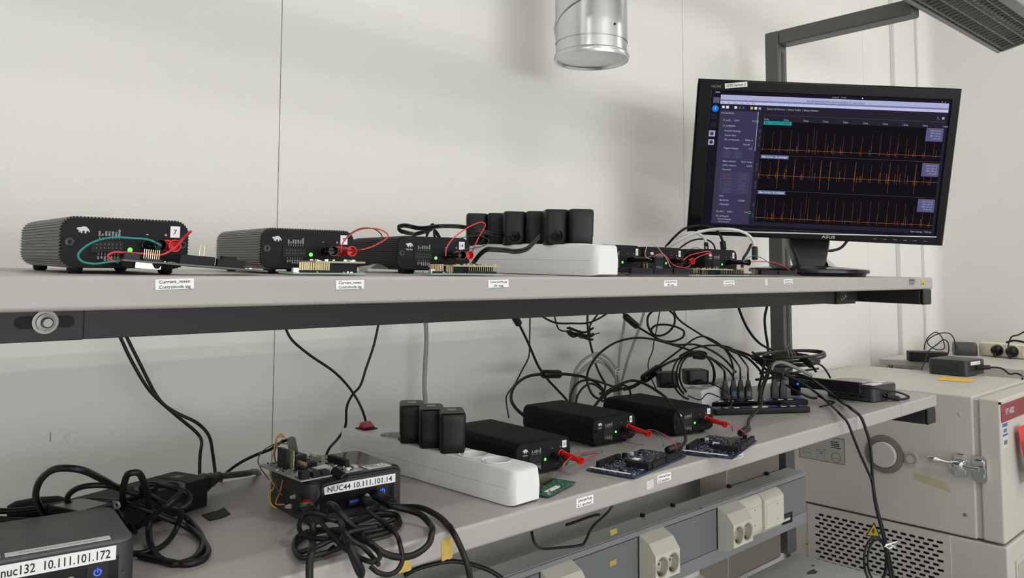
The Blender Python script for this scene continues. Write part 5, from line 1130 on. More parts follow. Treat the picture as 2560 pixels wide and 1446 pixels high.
cable('black cable from the development board down to the shelf behind the tape piece', [KB(.036,.084,.012), (722,1100,1.03), (700,1108,1.04), (676,1124,1.05), (640,1138,1.06), (600,1158,1.08), (572,1178,1.09), (556,1194,1.1), (550,1230,1.115)], .0022, parts=(('cable_plug', 0, 5, .006),))
cable('brown thin wire from the board bending down to the left of the NUC44 computer', [KB(.02,.07,.03), (684,1112,.97), (655,1130,.97), (645,1150,.97), (652,1172,.96), (664,1188,.95), (672,1200,.93)], .0008, mat('brown_wire', (.12,.08,.06), .5))
# middle group below the upper shelf
cable('black cable with a strain relief at the beam, passing behind the ferrite', [(1286,792,Wc),(1298,812,Wc),(1320,857,Wc),(1347,918,Wc),(1370,950,Wc),(1395,977,Wc),(1416,1000,1.15),(1430,1030,1.12)], .0026, parts=(('strain_relief', 0, 6, .0075),))
cable('thin black cable hanging down to the back of the analyser numbered 20', [(1325,790,1.18),(1324,850,1.18),(1322,892,1.18),(1306,925,1.18),(1288,959,1.17),(1266,992,1.15),(1267,1015,1.13),(1272,1045,1.1)], .0016)
cable('black cable with a cylinder ferrite arching behind the middle analyser', [(1310,1040,1.02),(1290,1022,1.04),(1278,1000,1.06),(1284,970,1.08),(1314,944,1.1),(1353,936,1.11),(1372,936,1.11),(1393,936,1.11),(1415,936,1.11),(1469,946,1.11),(1496,962,1.1),(1511,984,1.08),(1512,1010,1.06),(1505,1040,1.05)], .003, parts=(('ferrite', 31, 44, .0088),))
cable('black cable sagging across just under the upper beam', [(1350,788,1.15),(1370,800,1.15),(1392,808,1.15),(1430,809,1.15),(1469,808,1.15),(1495,798,1.15),(1518,784,1.15)], .0022)
cable('thin black cable into the tied bundle hanging from the upper shelf', [(1386,790,1.13),(1390,806,1.13),(1396,822,1.13),(1406,828,1.13),(1422,828,1.13)], .0016)
bun = thing('cable_bundle', 'tied bundle of thin black cable hanging under the upper shelf', 'cable', at(1450, 838, Y=1.13))
for i in range(7):
    a = i*1.3; dx, dy = 6*math.sin(a), 8*math.cos(a); b = MB(); b.M = rel(bun)
    b.tube(spline([at(1420+dx*.6, 826+dy, Y=1.125+.004*i), at(1432+dx*.3, 832+dy*1.3, Y=1.125+.003*i), at(1448, 834+dy*.7, Y=1.13), at(1466+dx*.4, 838+dy*1.2, Y=1.125+.004*i), at(1482+dx*.4, 834+dy*2, Y=1.125+.003*i)], 5), .0022, M_cable, 6); b.build('cable_turn', bun, smooth=60)
b = MB(); b.M = rel(bun); b.tube(spline([at(1450,826,Y=1.118), at(1446,840,Y=1.116), at(1454,846,Y=1.118), at(1480,838,Y=1.118), at(1499,833,Y=1.118)], 5), .0011, M_black, 6); b.build('twist_tie', bun)
cable('black cable dropping past the tied bundle to the grey coil', [(1469,784,1.145),(1469,815,1.145),(1474,850,1.145),(1481,880,1.145),(1492,919,1.14),(1505,946,1.13),(1513,960,1.12),(1511,975,1.11),(1506,990,1.1)], .0024)
cable('short black cable curving under the beam beside the bundle', [(1496,784,1.16),(1484,800,1.16),(1475,815,1.16),(1474,835,1.155)], .002)
for i, pts in enumerate(([(1565,780,1.19),(1559,820,1.19),(1553,855,1.19),(1549,890,1.19),(1546,920,1.185),(1540,955,1.18),(1537,990,1.16),(1536,1030,1.13)], [(1611,778,1.2),(1600,815,1.2),(1591,840,1.2),(1580,870,1.2),(1573,888,1.2),(1562,925,1.19),(1555,953,1.18),(1550,990,1.15),(1548,1030,1.13)])):
    cable(('left' if i == 0 else 'right')+' one of two grey network cables slanting down from the upper shelf', pts, .0032, M_greycab)
coil = thing('cable_coil', 'coil of grey network cable tied with a wire behind the analysers', 'cable', at(1490, 960, Y=1.13))
for i, (dx, dy) in enumerate(((0,0),(12,8),(6,20))):
    b = MB(); b.M = rel(coil)
    b.tube(spline([at(x+dx*(1 if x < 1490 else -.6), y+dy*(1 if y < 930 else 0), Y=1.125+.007*i) for x, y in ((1424,1030),(1426,985),(1434,940),(1452,908),(1472,892),(1492,884),(1512,890),(1530,906),(1542,925),(1549,955),(1552,990),(1553,1030))], 6), .0033, M_greycab, 8); b.build('cable_turn', coil, smooth=60)
b = MB(); b.M = rel(coil); b.tube(spline([at(x, y, Y=1.115) for x, y in ((1535,926),(1545,930),(1555,926),(1551,934),(1538,934),(1541,924),(1549,921))], 4), .0009, M_print, 6); b.build('wire_tie', coil)
cable('black cable in a wide arch from the grey coil over to the plugs', [(1508,1004,1.03),(1482,988,1.04),(1469,960,1.05),(1468,938,1.05),(1478,912,1.06),(1497,886,1.07),(1537,858,1.08),(1582,846,1.08),(1628,848,1.08),(1673,860,1.08),(1730,878,1.07),(1790,903,1.05),(1822,928,1.03),(1838,952,1.02)], .0024)
cable('black cable with a slanted ferrite coming down from the upper beam into loops', [(1556,778,1.12),(1566,796,1.12),(1580,808,1.12),(1595,818,1.12),(1606,825,1.12),(1628,838,1.12),(1655,852,1.12),(1686,853,1.12),(1708,842,1.115),(1710,830,1.11),(1696,820,1.11),(1662,812,1.11),(1636,816,1.11),(1628,826,1.11),(1640,845,1.1),(1690,862,1.1),(1738,862,1.09),(1775,875,1.08),(1812,900,1.06),(1840,932,1.04)], .0026, parts=(('ferrite', 4, 17, .0078),))
cable('black cable in a round loop just under the upper beam', [(1634,776,1.1),(1620,792,1.1),(1620,815,1.1),(1632,835,1.1),(1650,840,1.1),(1672,830,1.1),(1686,810,1.1),(1686,790,1.1),(1672,776,1.1)], .0026)
cable('thin black cable from the upper beam down behind the paired ferrite', [(1650,776,1.15),(1641,825,1.15),(1634,860,1.15),(1632,876,1.15),(1621,905,1.14),(1621,925,1.13),(1632,955,1.11),(1641,975,1.1)], .0014)
cable('black cable slanting right from the beam to the second upright plug', [(1683,774,1.14),(1690,790,1.14),(1702,804,1.14),(1741,830,1.13),(1782,855,1.12),(1806,868,1.1),(1824,892,1.07),(1834,925,1.04),UP[1]+Vector((0,0,.012)),UP[1]], .0024)
pair = cable('black paired cable with a thick ferrite slanting up to the first upright plug', [(1500,985,1.08),(1545,975,1.09),(1583,965,1.09),(1603,952,1.09),(1618,942,1.09),(1632,932,1.09),(1648,921,1.085),(1668,909,1.08),(1700,897,1.07),(1741,889,1.06),(1776,896,1.04),(1800,916,1.02),UP[0]+Vector((0,0,.014)),UP[0]], .0028, parts=(('ferrite', 20, 36, .0105),))
cable('black cable leaving the thick ferrite in a high arch to the third upright plug', [(1560,976,1.1),(1590,966,1.1),(1630,930,1.1),(1650,913,1.1),(1696,878,1.1),(1735,848,1.1),(1760,842,1.1),(1785,852,1.09),(1812,872,1.08),(1840,905,1.05),UP[2]+Vector((0,0,.012)),UP[2]], .0022)
cable('black cable arching over the coil to the fourth upright plug', [(1700,890,1.09),(1740,870,1.09),(1785,864,1.08),(1830,872,1.06),(1860,905,1.03),UP[3]+Vector((0,0,.012)),UP[3]], .0022)
ring_ = thing('cable_coil', 'round coil of black cable standing over the white strip at the back', 'cable', at(1735, 945, Y=1.0))
for i, (rx, ry, dx, dy) in enumerate(((53,60,0,0),(43,54,8,-3),(47,58,4,-1))):
    b = MB(); b.M = rel(ring_); b.tube(spline([at(1734+dx+rx*math.cos(a), 940+dy+ry*math.sin(a), Y=.985+.006*i+.01*math.sin(a)) for a in [2*math.pi*j/20+1.2 for j in range(22)]], 3), .0022, M_cable, 8); b.build('cable_turn', ring_, smooth=60)
b = MB(); b.M = rel(ring_); b.tube(spline([at(x, y, Y=.978) for x, y in ((1725,884),(1745,880),(1765,886),(1760,895),(1735,894))], 4), .0035, M_black, 6); b.build('tie', ring_)
cable('thin black cable from the right adapter on the hidden strip to the hubs', [(1766,955,.97),(1790,965,.95),(1815,980,.93),(1828,995,.9),(1830,1008,.89)], .0014)
cable('thin black cable under the round coil running to the front hub', [(1720,990,.98),(1750,1000,.95),(1770,984,.95),(1800,994,.92),(1826,1003,.9),(1826,1016,.87),(1818,1024,.84)], .0012)
cable('black cable arching in front of the right analyser down to the left blue board', [(1484,1020,1.0),(1512,984,1.0),(1545,964,.99),(1580,952,.98),(1604,957,.955),(1654,986,.90),(1692,1028,.835),(1708,1068,.81),(1714,1098,.782),(1709,1111,.768),(1690,1120,.762),(1668,1127,.757)], .0026, parts=(('micro_plug', 57, 66, .0062),))
cable('black cable from the arch bending down behind the middle analyser', [(1500,1000,1.01),(1530,978,1.01),(1558,964,1.0),(1572,972,.99),(1577,1000,.98),(1572,1025,.98),(1566,1040,.985)], .0022)
cable('black cable in small loops between the two right analysers, outer turn', [(1424,1025,1.08),(1428,985,1.08),(1442,960,1.08),(1470,950,1.08),(1494,954,1.08),(1530,966,1.08),(1556,973,1.08)], .0024)
cable('black cable in small loops between the two right analysers, inner turn', [(1438,1025,1.09),(1444,990,1.09),(1460,968,1.09),(1480,960,1.09),(1500,972,1.08),(1512,990,1.07),(1510,1020,1.06)], .0022)
cable('twisted black cable from the hubs down to the right blue board', [(1912,902,.95),(1905,935,.93),(1897,975,.9),(1904,996,0,.03),(1903,1012,0,.022),(1890,1030,0,.014),(1874,1046,0,.008),(1871,1062,0,.008),(1868,1076,0,.008),(1850,1084,0,.008)], .003, parts=(('micro_plug', 46, 54, .006),))
# right-hand tangle round the upright
cable('black cable from the upper shelf sweeping right to the coil at the upright', [(1845,766,1.09),(1858,800,1.09),(1874,830,1.09),(1898,858,1.09),(1930,875,1.09),(1965,884,1.08),(2000,890,1.07)], .0034)
cable('black cable hanging straight down left of the right upright', [(1918,764,1.095),(1912,795,1.095),(1914,830,1.095),(1920,870,1.095),(1920,910,1.09)], .0036)
tang = thing('cable_coil', 'flattened coil of thick black cable tied with white wire at the right upright', 'cable', at(1970, 890, Y=1.02))
for i, (cx, cy, rx, ry, tl) in enumerate(((1975,891,88,13,-2),(1962,897,82,14,3),(1970,903,78,13,0),(1952,893,70,10,4),(1985,886,76,9,-3))):
    b = MB(); b.M = rel(tang); b.tube(spline([at(cx+rx*math.cos(a), cy+ry*math.sin(a)+tl*math.cos(a), Y=1.02-.05*math.sin(a)-.004*i) for a in [2*math.pi*j/16+.4*i for j in range(18)]], 4), .0038 if i % 2 == 0 else .003, M_cable, 8); b.build('cable_turn', tang, smooth=60)
b = MB(); b.M = rel(tang)
for dx in (0, 8, 15): b.tube(spline([at(1968+dx, 878, Y=.965), at(1972+dx*1.1, 886, Y=.962), at(1972+dx, 896, Y=.965), at(1968+dx*.6, 905, Y=.97)], 4), .0009, M_greycab, 6)
b.tube(spline([at(1972,882,Y=.962), at(1968,868,Y=.96), at(1973,860,Y=.96), at(1970,866,Y=.958)], 4), .0009, M_greycab, 6); b.build('wire_tie', tang)
cable('white thick cable bent over the tangle toward the hub bar', [(1928,925,.95),(1934,912,.945),(1948,906,.94),(1964,909,.935),(1985,918,.925),(2010,930,.915),(2030,940,.905)], .0044, M_greycab)
for i, (lab, pts, r_) in enumerate((('black cable with an inline moulded plug above the hub bar', [(1985,880,.99),(2005,893,.97),(2018,905,.955),(2032,918,.94),(2040,930,.93)], .003),
    ('black cable arching from the moulded plug to the mini computer', [(2030,912,.95),(2045,910,.945),(2060,920,.94),(2072,938,.93),(2076,946,.925)], .0024),
    ('black cable from the tangle over to the left plug pair', [(1880,880,1.0),(1905,900,.98),(1925,925,.95),(1940,940,.93),UP[4]+Vector((0,0,.01)),UP[4]], .0026),
    ('black cable from the tangle into the ribbed upright plug', [(1990,915,.97),(1975,925,.95),(1962,935,.93),UP[5]+Vector((0,0,.01)),UP[5]], .0026),
    ('thick black cable descending from the arch into the tangle', [(1800,866,1.05),(1835,880,1.03),(1865,893,1.01),(1890,915,.98),(1905,935,.96),(1912,960,.93)], .003),
    ('second thick black cable descending beside the first one into the tangle', [(1815,872,1.06),(1850,880,1.04),(1885,895,1.01),(1910,920,.97),(1930,935,.95),(1950,945,.94)], .003),
    ('black cable hanging in the tangle in front of the hubs, left strand', [(1924,912,.93),(1915,940,.91),(1905,965,.895),(1898,990,.875),(1896,1012,.86)], .0026),
    ('black cable hanging in the tangle in front of the hubs, right strand', [(1928,908,.935),(1922,935,.915),(1910,968,.895),(1905,995,.875),(1912,1012,.86)], .0022),
    ('black cable bending from the hub bar back to its right end', [(1962,962,.91),(1985,975,.89),(2010,988,.87),(2030,996,.86),(2042,996,.855)], .0026),
    ('thin black cable looping from the tangle to the front hub end', [(2044,990,.85),(2062,1000,.835),(2082,1006,.83),(2086,1012,.825),(2070,1018,.82),(2050,1018,.82)], .002),
    ('black cable crossing above the hubs toward the hub bar', [(1900,935,.95),(1925,930,.94),(1960,938,.925),(1995,948,.91),(2030,955,.9)], .0028),
    ('black cable running flat behind the hub bar', [(1890,950,.96),(1930,945,.95),(1975,935,.945),(2020,926,.95),(2045,922,.96)], .003))):
    cable(lab, pts, r_, parts=(('moulded_plug', 4, 17, .0085),) if i == 0 else ())
q5 = at(2232, 990, Y=.83)
cable('black cable looping from the hub bar into the side of the right mini computer', [(2149,968,.78),(2180,970,.755),(2215,976,.745),(2244,981,.735),(2262,987,.735),(2272,993,.735),(2268,998,.735),(2250,998,.738),(2230,994,.745),(2208,989,.758)], .0026, parts=(('usb_plug', 43, 52, .0065),))
# two cables falling over the front edge on the right
cable('black cable hanging over the shelf front edge, upper one of the right pair', [(1975,934,.93),(2000,938,.91),(2030,950,0,.05),(2070,978,0,.025),(2100,1003,0,.006),(2128,1022,.712),(2152,1043,.700),(2164,1073,.69),(2174,1105,.685),(2179,1150,.682),(2182,1205,.682),(2192,1268,.682),(2206,1320,.682),(2220,1380,.682),(2238,1470,.682)], .0032)
cable('black cable hanging over the shelf front edge, lower one of the right pair', [(1960,936,.91),(2000,955,0,.045),(2040,982,0,.022),(2075,1012,0,.006),(2100,1036,.714),(2118,1056,.699),(2134,1095,.69),(2150,1135,.685),(2168,1175,.68),(2179,1202,.676),(2188,1262,.676),(2202,1320,.676),(2216,1380,.676),(2230,1470,.676)], .0026)
lc = thing('cable_coil', 'hanging loops of black cable tied with white wire, before the chamber grille', 'cable', at(2190, 1400, Y=.68))
for i, (cx, rx, ry) in enumerate(((2190,30,58),(2193,24,52),(2188,27,60))):
    b = MB(); b.M = rel(lc); b.tube(spline([at(cx+rx*math.cos(a), 1402+ry*math.sin(a), Y=.688+.006*i) for a in [2*math.pi*j/14 for j in range(16)]], 4), .0022, M_cable, 8); b.build('cable_turn', lc, smooth=60)
b = MB(); b.M = rel(lc); b.tube(spline([at(x, y, Y=.665) for x, y in ((2212,1368),(2222,1362),(2232,1366),(2222,1372),(2214,1364),(2226,1360),(2243,1355))], 4), .0012, M_paper, 6)
b.tube(spline([at(x, y, Y=.664) for x, y in ((2224,1362),(2234,1366),(2238,1372))], 4), .0012, M_paper, 6); b.build('wire_tie', lc)
# upper shelf: adapter leads, network and usb cables
UPZ = lambda x, y, Y: at(x, y, Y=Y)
cable('black twin cable looping from the middle adapter to behind the analyser numbered 14', [(1262,590,.915),(1235,586,.92),(1190,575,.93),(1150,567,.95),(1100,566,.96),(1050,571,.97),(1010,564,.98),(996,568,.98),(1000,576,.985),(1020,583,1.0),(1034,588,1.02),(1036,605,1.03)], .0018, twin=True)
cable('black twin cable curve over the back of the analyser numbered 14', [(1066,590,1.04),(1078,566,1.04),(1083,563,1.035),(1079,572,1.03),(1060,580,1.03),(1035,588,1.04),(1030,605,1.05)], .0018, twin=True)
cable('short black cable bend behind the analyser numbered 14', [(1104,605,1.05),(1097,592,1.05),(1090,581,1.05),(1086,578,1.05),(1086,588,1.06),(1088,600,1.06)], .002, twin=True)
cable('black twin cable curving from the front adapter down to the shelf beside the stacked board', [(1348,592,.79),(1335,606,.785),(1318,622,.782),(1290,629,.78),(1262,626,.782),(1235,624,.785),(1218,624,.79),(1205,632,.80),(1192,646,.815),(1182,660,.82),(1176,668,.82)], .0019, twin=True)
cable('white network cable arching over to the clear plug right of the row', [(1668,620,1.02),(1690,606,1.0),(1730,586,.97),(1775,575,.94),(1815,573,.91),(1850,578,.89),(1873,590,.88),(1884,606,.875),(1887,620,.872),(1887,650,.87)], .0034, M_whitecab, parts=(('network_plug', 47, 54, .0062),))
cable('white network cable with a grey boot behind the analyser nearest the monitor', [(1665,618,1.05),(1690,596,1.03),(1712,585,1.01),(1735,582,1.0),(1752,588,.99),(1763,600,.985),(1766,622,.98),(1767,634,.98)], .0034, M_whitecab, parts=(('network_boot', 32, 40, .005),))
cable('thick black cable arching left behind the row of analysers', [(1664,618,1.03),(1685,594,1.01),(1712,572,.99),(1745,564,.97),(1775,567,.95),(1795,580,.945),(1804,596,.94),(1807,606,.94),(1809,624,.935)], .0028, parts=(('usb_plug', 41, 48, .0065),))
cable('thin black cable arching behind the analyser nearest the monitor', [(1700,620,1.06),(1725,604,1.05),(1750,598,1.04),(1772,602,1.03),(1784,612,1.02),(1788,625,1.02)], .002)
cable('black cable sagging below the monitor to its stand', [(2120,600,.86),(2105,618,.87),(2085,626,.88),(2062,627,.89),(2030,625,.9)], .0035)
cable('black cable slanting down left of the monitor stand', [(1878,612,.98),(1868,632,.97),(1858,648,.96),(1855,668,.95)], .0034)
# cord in front of the power rail
zr = zr1
cable('black cable draped over the power rail before the first socket block', [(1329,1330,.99),(1332,1345,.985),(1338,1360,1.0),(1348,1370,1.02),(1365,1373,1.035),(1400,1370,1.04),(1440,1366,1.04),(1458,1361,1.035),(1466,1348,1.03),(1474,1330,1.025),(1488,1310,1.03),(1503,1297,1.035),(1522,1278,1.05),(1532,1262,1.07)], .0026)
cable('black cable lying on top of the power rail with a cut end', [(1416,1313,1.07),(1440,1305,1.07),(1470,1294,1.07),(1492,1288,1.07),(1498,1288,1.07)], .003)
cable('thick black cable on the rail at the bottom edge, running left under the shelf', [(1255,1446,1.0),(1225,1428,1.01),(1180,1412,1.02),(1130,1404,1.03),(1090,1410,1.04),(1040,1424,1.05),(1010,1440,1.06)], .0038)
# cables at the front of NUC44
def Z_(x, y, z=0): return at(x, y, Z=ZL+z)
c44 = N44.matrix_basis
p1, p2 = c44 @ Vector((.068, -.003, .019)), c44 @ Vector((.0865, -.003, .021))
o = cable('black USB cable from the NUC44 front, left plug, hanging over the edge in a loop', [p1, p1+Vector((.0,-.03,-.003)), Z_(918,1276,.024), Z_(950,1300,.016), Z_(985,1330,.008), (1000,1362,.700), (1006,1400,.696), (996,1424,.694), (975,1437,.694), (945,1432,.694), (925,1416,.70)], .0026, parts=(('usb_plug', 0, 6, .0068),))
o = cable('thick black USB cable from the NUC44 front, right plug, in a big loop over the edge', [p2, p2+Vector((.002,-.032,-.003)), Z_(980,1266,.02), Z_(1020,1276,.016), Z_(1055,1290,.012), Z_(1075,1312,.006), (1080,1330,.706), (1072,1360,.70), (1040,1386,.698), (1000,1394,.698), (960,1384,.70), (925,1358,.708), Z_(900,1338,.012), Z_(880,1316,.022), Z_(856,1290,.034), Z_(838,1268,.04), Z_(822,1262,.035), Z_(812,1276,.024), Z_(815,1300,.012)], .0036, parts=(('usb_plug', 0, 6, .0074),))
cable('black cable from behind the loop running off the bottom of the picture right of the tape', [Z_(1000,1268,.006), Z_(1050,1270,.008), Z_(1090,1288,.006), Z_(1118,1312,.004), (1140,1345,.700), (1158,1385,.695), (1170,1420,.69), (1178,1470,.69)], .0036)
for i, (lab, pts, r_) in enumerate((('black cable in the pile before NUC44, upper left turn', [(880,1312,.02),(830,1300,.03),(790,1286,.03),(758,1290,.026),(748,1310,.02),(752,1332,.014),(775,1345,.012),(830,1350,.012),(890,1352,.01),(930,1358,.006)], .0026),
    ('black cable in the pile before NUC44, lower left turn', [(905,1330,.012),(850,1332,.012),(790,1326,.01),(748,1340,.006),(736,1362,.004),(746,1382,.004),(780,1372,.008),(830,1350,.014),(880,1330,.018),(940,1318,.016)], .0028),
    ('black cable in the pile before NUC44, bottom turn', [(985,1300,.006),(940,1316,.005),(880,1322,.004),(800,1330,.004),(750,1352,.003),(738,1378,.003),(760,1396,.003),(810,1384,.004),(860,1368,.005)], .0028),
    ('black cable in the pile before NUC44, right flat turn', [(870,1340,.003),(930,1330,.004),(980,1318,.004),(997,1300,.004),(990,1288,.006),(950,1284,.008),(900,1296,.010),(860,1312,.012)], .003),
    ('black cable in the pile before NUC44, second right flat turn', [(880,1352,.003),(940,1340,.003),(985,1326,.003),(1000,1306,.003),(980,1290,.003),(940,1290,.004),(890,1308,.006)], .003),
    ('black cable in the pile before NUC44, steep front strand', [(792,1282,.02),(806,1310,.024),(830,1340,.02),(870,1378,.01),(905,1398,.004),(935,1406,.003),(950,1392,.004),(935,1370,.008),(905,1350,.012),(870,1330,.016)], .0026),
    ('black cable in the pile before NUC44, middle slanting strand', [(845,1290,.03),(862,1330,.026),(880,1352,.018),(905,1366,.012),(930,1392,.004),(946,1412,.002)], .0026))):
    P_ = [Z_(x, y, z+r_) for x, y, z in pts]; cable(lab, P_, r_, group=None)
cable('black doubled cable end hanging down over the front edge before NUC44', [Z_(848,1290,.032), Z_(858,1330,.026), (872,1372,.70), (885,1405,.695), (897,1432,.693), (903,1440,.693), (905,1428,.69), (890,1395,.69), (876,1366,.695), Z_(868,1340,.02)], .0032)
cable('thick black cable hanging straight down over the edge left of the pile', [Z_(770,1300,.03), Z_(782,1316,.026), Z_(782,1350,.012), (778,1380,.705), (774,1412,.698), (774,1470,.695)], .0038)
b = MB(); tt = thing('twist_tie', 'black notched tie round the cable pile before NUC44', 'tie', Z_(850,1340,.02)); b.M = rel(tt); b.tube([Z_(858,1318,.03), Z_(856,1336,.026), Z_(850,1352,.02), Z_(846,1368,.014)], .0012, M_black, 6); b.tube([Z_(806,1392,.004), Z_(815,1384,.005), Z_(824,1374,.006), Z_(836,1366,.008)], [.001,.0022,.0014,.002], M_black, 6); b.build('tie_strap', tt)
# micro usb from the board on NUC44
a = KB(.046, -.001, .004)
cable('black micro USB cable from the development board down the front of NUC44', [a+Vector((0,.008,0)), a, a+Vector((.004,-.012,-.006)), Z_(805,1218,.045), Z_(806,1236,.038), Z_(798,1252,.03), Z_(785,1268,.022), Z_(768,1280,.02), Z_(756,1296,.02)], .0024, parts=(('micro_plug', 1, 12, .0062),))
# jumper wires on the left of NUC44
for lab, m, pts in (('yellow jumper wire hanging down the left side of NUC44', M_yellowwire, [(710,1092,.965),(696,1094,.965),(688,1112,.96),(684,1130,.955),(678,1160,.945),(675,1185,.935),(682,1208,.92),(686,1216,.915),(680,1226,.91),(673,1232,.91),(675,1252,.9),(680,1264,.895),(692,1272,.89)]),
        ('orange jumper wire hanging down the left side of NUC44', M_brownwire, [(712,1096,.96),(703,1086,.96),(692,1096,.955),(690,1106,.955),(697,1130,.945),(704,1160,.93),(707,1185,.92),(704,1215,.905),(698,1235,.9),(690,1255,.895),(690,1261,.893),(712,1262,.885)]),
        ('brown jumper wire from the upright module', mat('brown_wire', (.12,.08,.06), .5), [(706,1100,.97),(692,1116,.965),(686,1140,.955),(697,1175,.94),(706,1195,.92),(690,1200,.915),(696,1228,.9),(706,1240,.895)])):
    cable(lab, pts, .0009, m)
sen = thing('led_probe', 'taped pair of clear light sensors with a rainbow ribbon, against the left side of NUC44', 'sensor', Z_(740, 1258, .022))
for i, (x, y, z) in enumerate(((734,1243,.026),(722,1267,.018))):
    b = MB(); b.M = rel(sen); p_ = Z_(x, y, z); d_ = Vector((.004,-.004,.001)).normalized(); b.tube([p_-d_*.005, p_-d_*.003, p_, p_+d_*.003], [.0008,.0022,.0026,.003], M_glass, 12); b.build('light_sensor', sen, smooth=60)
b = MB(); b.M = rel(sen); pa, pb, pc_, pd = [Z_(*p) for p in ((746,1240,.03),(757,1245,.032),(741,1278,.016),(727,1272,.014))]; nv = Vector((-.0008,-.0012,.0006)); b.loft([[tuple(p) for p in (pa,pb,pc_,pd)], [tuple(p+nv) for p in (pa,pb,pc_,pd)]], M_blackm); b.build('black_tape', sen)
for i, c_ in enumerate(((.03,.03,.03),(.35,.03,.02),(.75,.02,.015),(.8,.2,.03),(.02,.35,.12),(.01,.3,.28))):
    f = i/5; b = MB(); b.M = rel(sen); b.tube(spline([Z_(752-7*f, 1250+18*f, .028-.009*f), Z_(766-4*f, 1249+16*f, .03-.008*f), Z_(778-3*f, 1251+10*f, .03-.006*f), Z_(786-2*f, 1262+5*f, .026-.004*f)], 5), .0009, mat('ribbon%d' % i, c_, .4), 6); b.build('ribbon_wire', sen)
b = MB(); b.M = rel(sen); b.tube([Z_(786,1262,.024), Z_(790,1278,.018)], .0032, M_black, 8); b.build('crimp_socket', sen)
# cables around the power brick and nuc132
for lab, pts, r_ in (('black cable in a tall loop left of the power brick', [Z_(345,1236,.05), Z_(300,1222,.06), Z_(250,1196,.085), Z_(195,1174,.105), Z_(145,1172,.105), Z_(105,1196,.09), Z_(90,1230,.07), Z_(97,1262,.045), Z_(118,1292,.025), Z_(150,1306,.012), Z_(210,1308,.008), Z_(280,1294,.006), Z_(330,1280,.01)], .0034),
    ('black cable running in from the left edge over the nuc132 computer, upper one', [Z_(-40,1280,.03), Z_(60,1276,.03), Z_(140,1264,.032), Z_(220,1251,.034), Z_(300,1256,.036), Z_(350,1270,.036), Z_(420,1298,.02), Z_(470,1320,.008), Z_(500,1345,.004), Z_(520,1380,.003), Z_(505,1402,.003), Z_(470,1412,.003), Z_(420,1406,.003), Z_(350,1392,.003)], .0034),
    ('black cable running in from the left edge over the nuc132 computer, lower one', [Z_(-40,1297,.022), Z_(60,1302,.022), Z_(150,1301,.02), Z_(225,1290,.022), Z_(285,1276,.024), Z_(300,1265,.03)], .0036),
    ('black cable in a flat loop on the left part of the power brick', [Z_(390,1232,.048), Z_(330,1226,.05), Z_(255,1214,.06), Z_(205,1218,.06), Z_(172,1238,.048), Z_(172,1258,.036), Z_(210,1266,.03), Z_(270,1258,.034), Z_(330,1246,.042), Z_(370,1236,.048)], .0032),
    ('black cable in a narrow upright loop in front of the power brick', [Z_(310,1270,.03), Z_(306,1240,.05), Z_(312,1205,.075), Z_(325,1184,.09), Z_(342,1182,.09), Z_(358,1202,.075), Z_(370,1235,.055), Z_(374,1280,.03), Z_(372,1330,.01), Z_(380,1370,.004), Z_(400,1398,.003), Z_(440,1412,.003), Z_(480,1400,.003), Z_(505,1370,.003), Z_(500,1335,.004), Z_(470,1300,.012), Z_(440,1274,.03)], .0034),
    ('black cable sweeping in an S over the power brick', [Z_(345,1318,.012), Z_(380,1292,.03), Z_(420,1262,.046), Z_(448,1236,.052), Z_(456,1220,.054), Z_(445,1211,.054), Z_(400,1214,.052), Z_(370,1212,.054), Z_(345,1222,.052), Z_(340,1236,.05)], .0032),
    ('black cable in a loop at the right end of the power brick', [Z_(400,1212,.056), Z_(440,1222,.056), Z_(468,1236,.05), Z_(474,1254,.044), Z_(458,1268,.04), Z_(425,1266,.042), Z_(395,1250,.046), Z_(375,1230,.05), Z_(390,1222,.054)], .0032),
    ('black cable falling from the brick to the shelf in a wide right curve', [Z_(448,1262,.044), Z_(452,1290,.026), Z_(442,1320,.012), Z_(422,1352,.005), Z_(390,1374,.003), Z_(350,1384,.003), Z_(310,1384,.003)], .003),
    ('thin black twisted cable from the tie down behind nuc132', [Z_(290,1262,.034), Z_(305,1290,.022), Z_(320,1310,.012), Z_(338,1332,.008)], .0028)):
    cable(lab, pts, r_)
b = MB(); tt = thing('twist_tie', 'pale wire tie round the black cables in front of the power brick', 'tie', Z_(290,1262,.036)); b.M = rel(tt); b.tube(spline([Z_(284,1256,.044), Z_(296,1258,.045), Z_(298,1268,.04), Z_(288,1270,.038), Z_(286,1262,.042)], 4), .0014, M_greycab, 6); b.build('tie_wire', tt)
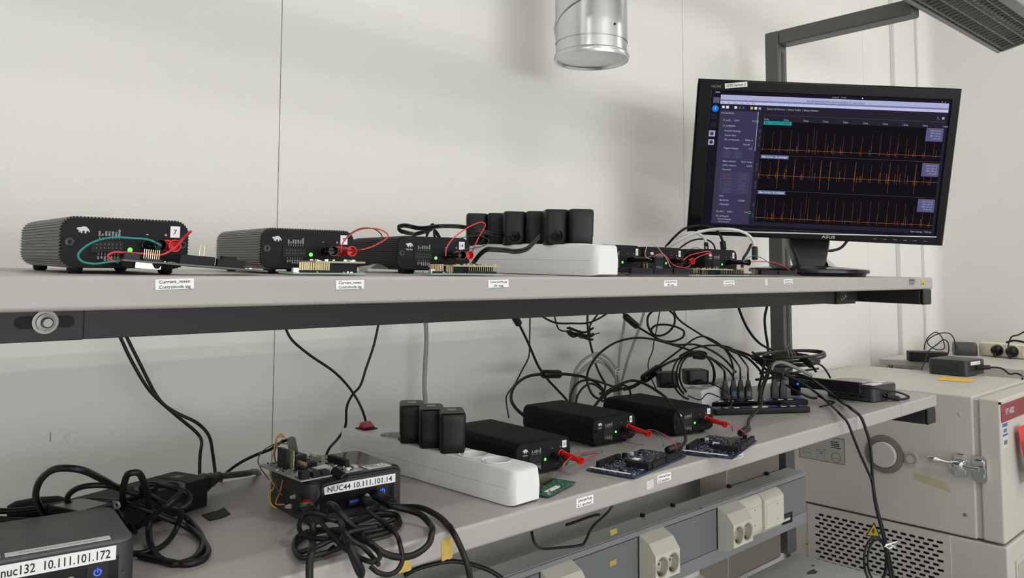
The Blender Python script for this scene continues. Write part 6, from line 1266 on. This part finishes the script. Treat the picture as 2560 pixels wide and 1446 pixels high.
q = Z_(92, 1268, .012); t = thing('inline_plug', 'dark oval inline connector on the lower shelf at the far left, under the cable loop', 'connector', (q.x, q.y, ZL), R(-10)); b = MB(); b.lathe([(.006,-.03),(.010,-.022),(.0115,0),(.010,.022),(.006,.03)], M_blackm, 14, p=(0,0,.0118), axis='x'); b.build('connector_body', t, smooth=50)
# thin cables on the far cabinet and chamber
cable('thin black cable in tall loops from the brick to the grey mini computer on the chamber', [at(2310,875,X=3.06),at(2312,862,X=3.06),at(2322,842,X=3.06),at(2340,831,X=3.06),at(2352,840,X=3.05),at(2360,858,X=3.05),at(2360,872,X=3.04),at(2345,875,X=3.03),at(2328,868,X=3.02),at(2318,856,X=3.02),at(2325,846,X=3.02),at(2350,834,X=3.02),at(2372,834,X=3.03),at(2384,846,X=3.05),at(2388,868,X=3.07),at(2388,886,X=3.1)], .0018)
cable('thin black cable arching from the note side over the grey mini computer', [at(2304,925,X=2.62),at(2314,900,X=2.64),at(2320,880,X=2.66),at(2345,860,X=2.68),at(2358,850,X=2.69),at(2368,854,X=2.7),at(2372,870,X=2.7),at(2370,886,X=2.7)], .0018)
b = MB(); q = at(2312, 918, Z=zc1+.01); t = thing('crumpled_wire', 'pale crumpled wire tie beside the grey mini computer on the chamber', 'tie', q); b.M = rel(t)
r2 = random.Random(4); b.tube(spline([q+Vector((r2.uniform(-.012,.012), r2.uniform(-.012,.012), r2.uniform(-.008,.016))) for i in range(12)], 4), .0016, M_greycab, 6); b.build('wire', t)
f0 = N4.matrix_basis @ Vector((wN, dN*.5, .025))
cable('black cable pair end leaving the ports of the grey mini computer on the chamber', [f0, f0+(at(2500,918,Z=zc1+.03)-f0)*.6, at(2505,922,Z=zc1+.025), at(2525,936,Z=zc1+.008), at(2540,934,Z=zc1+.01), at(2552,938,Z=zc1+.006), at(2556,948,Z=zc1+.003)], .0028, parts=(('hdmi_plug', 0, 6, .007),))
cable('black cable rising from the right plug of the cream strip', [at(2520,868,X=2.98),at(2524,852,X=2.98),at(2530,842,X=2.98),at(2545,838,X=2.98),at(2560,830,X=2.98),at(2580,818,X=2.98)], .0022)
cable('black cable along the back of the cream strip', [at(2515,857,X=3.12),at(2535,852,X=3.12),at(2560,856,X=3.12),at(2590,862,X=3.12)], .0035)
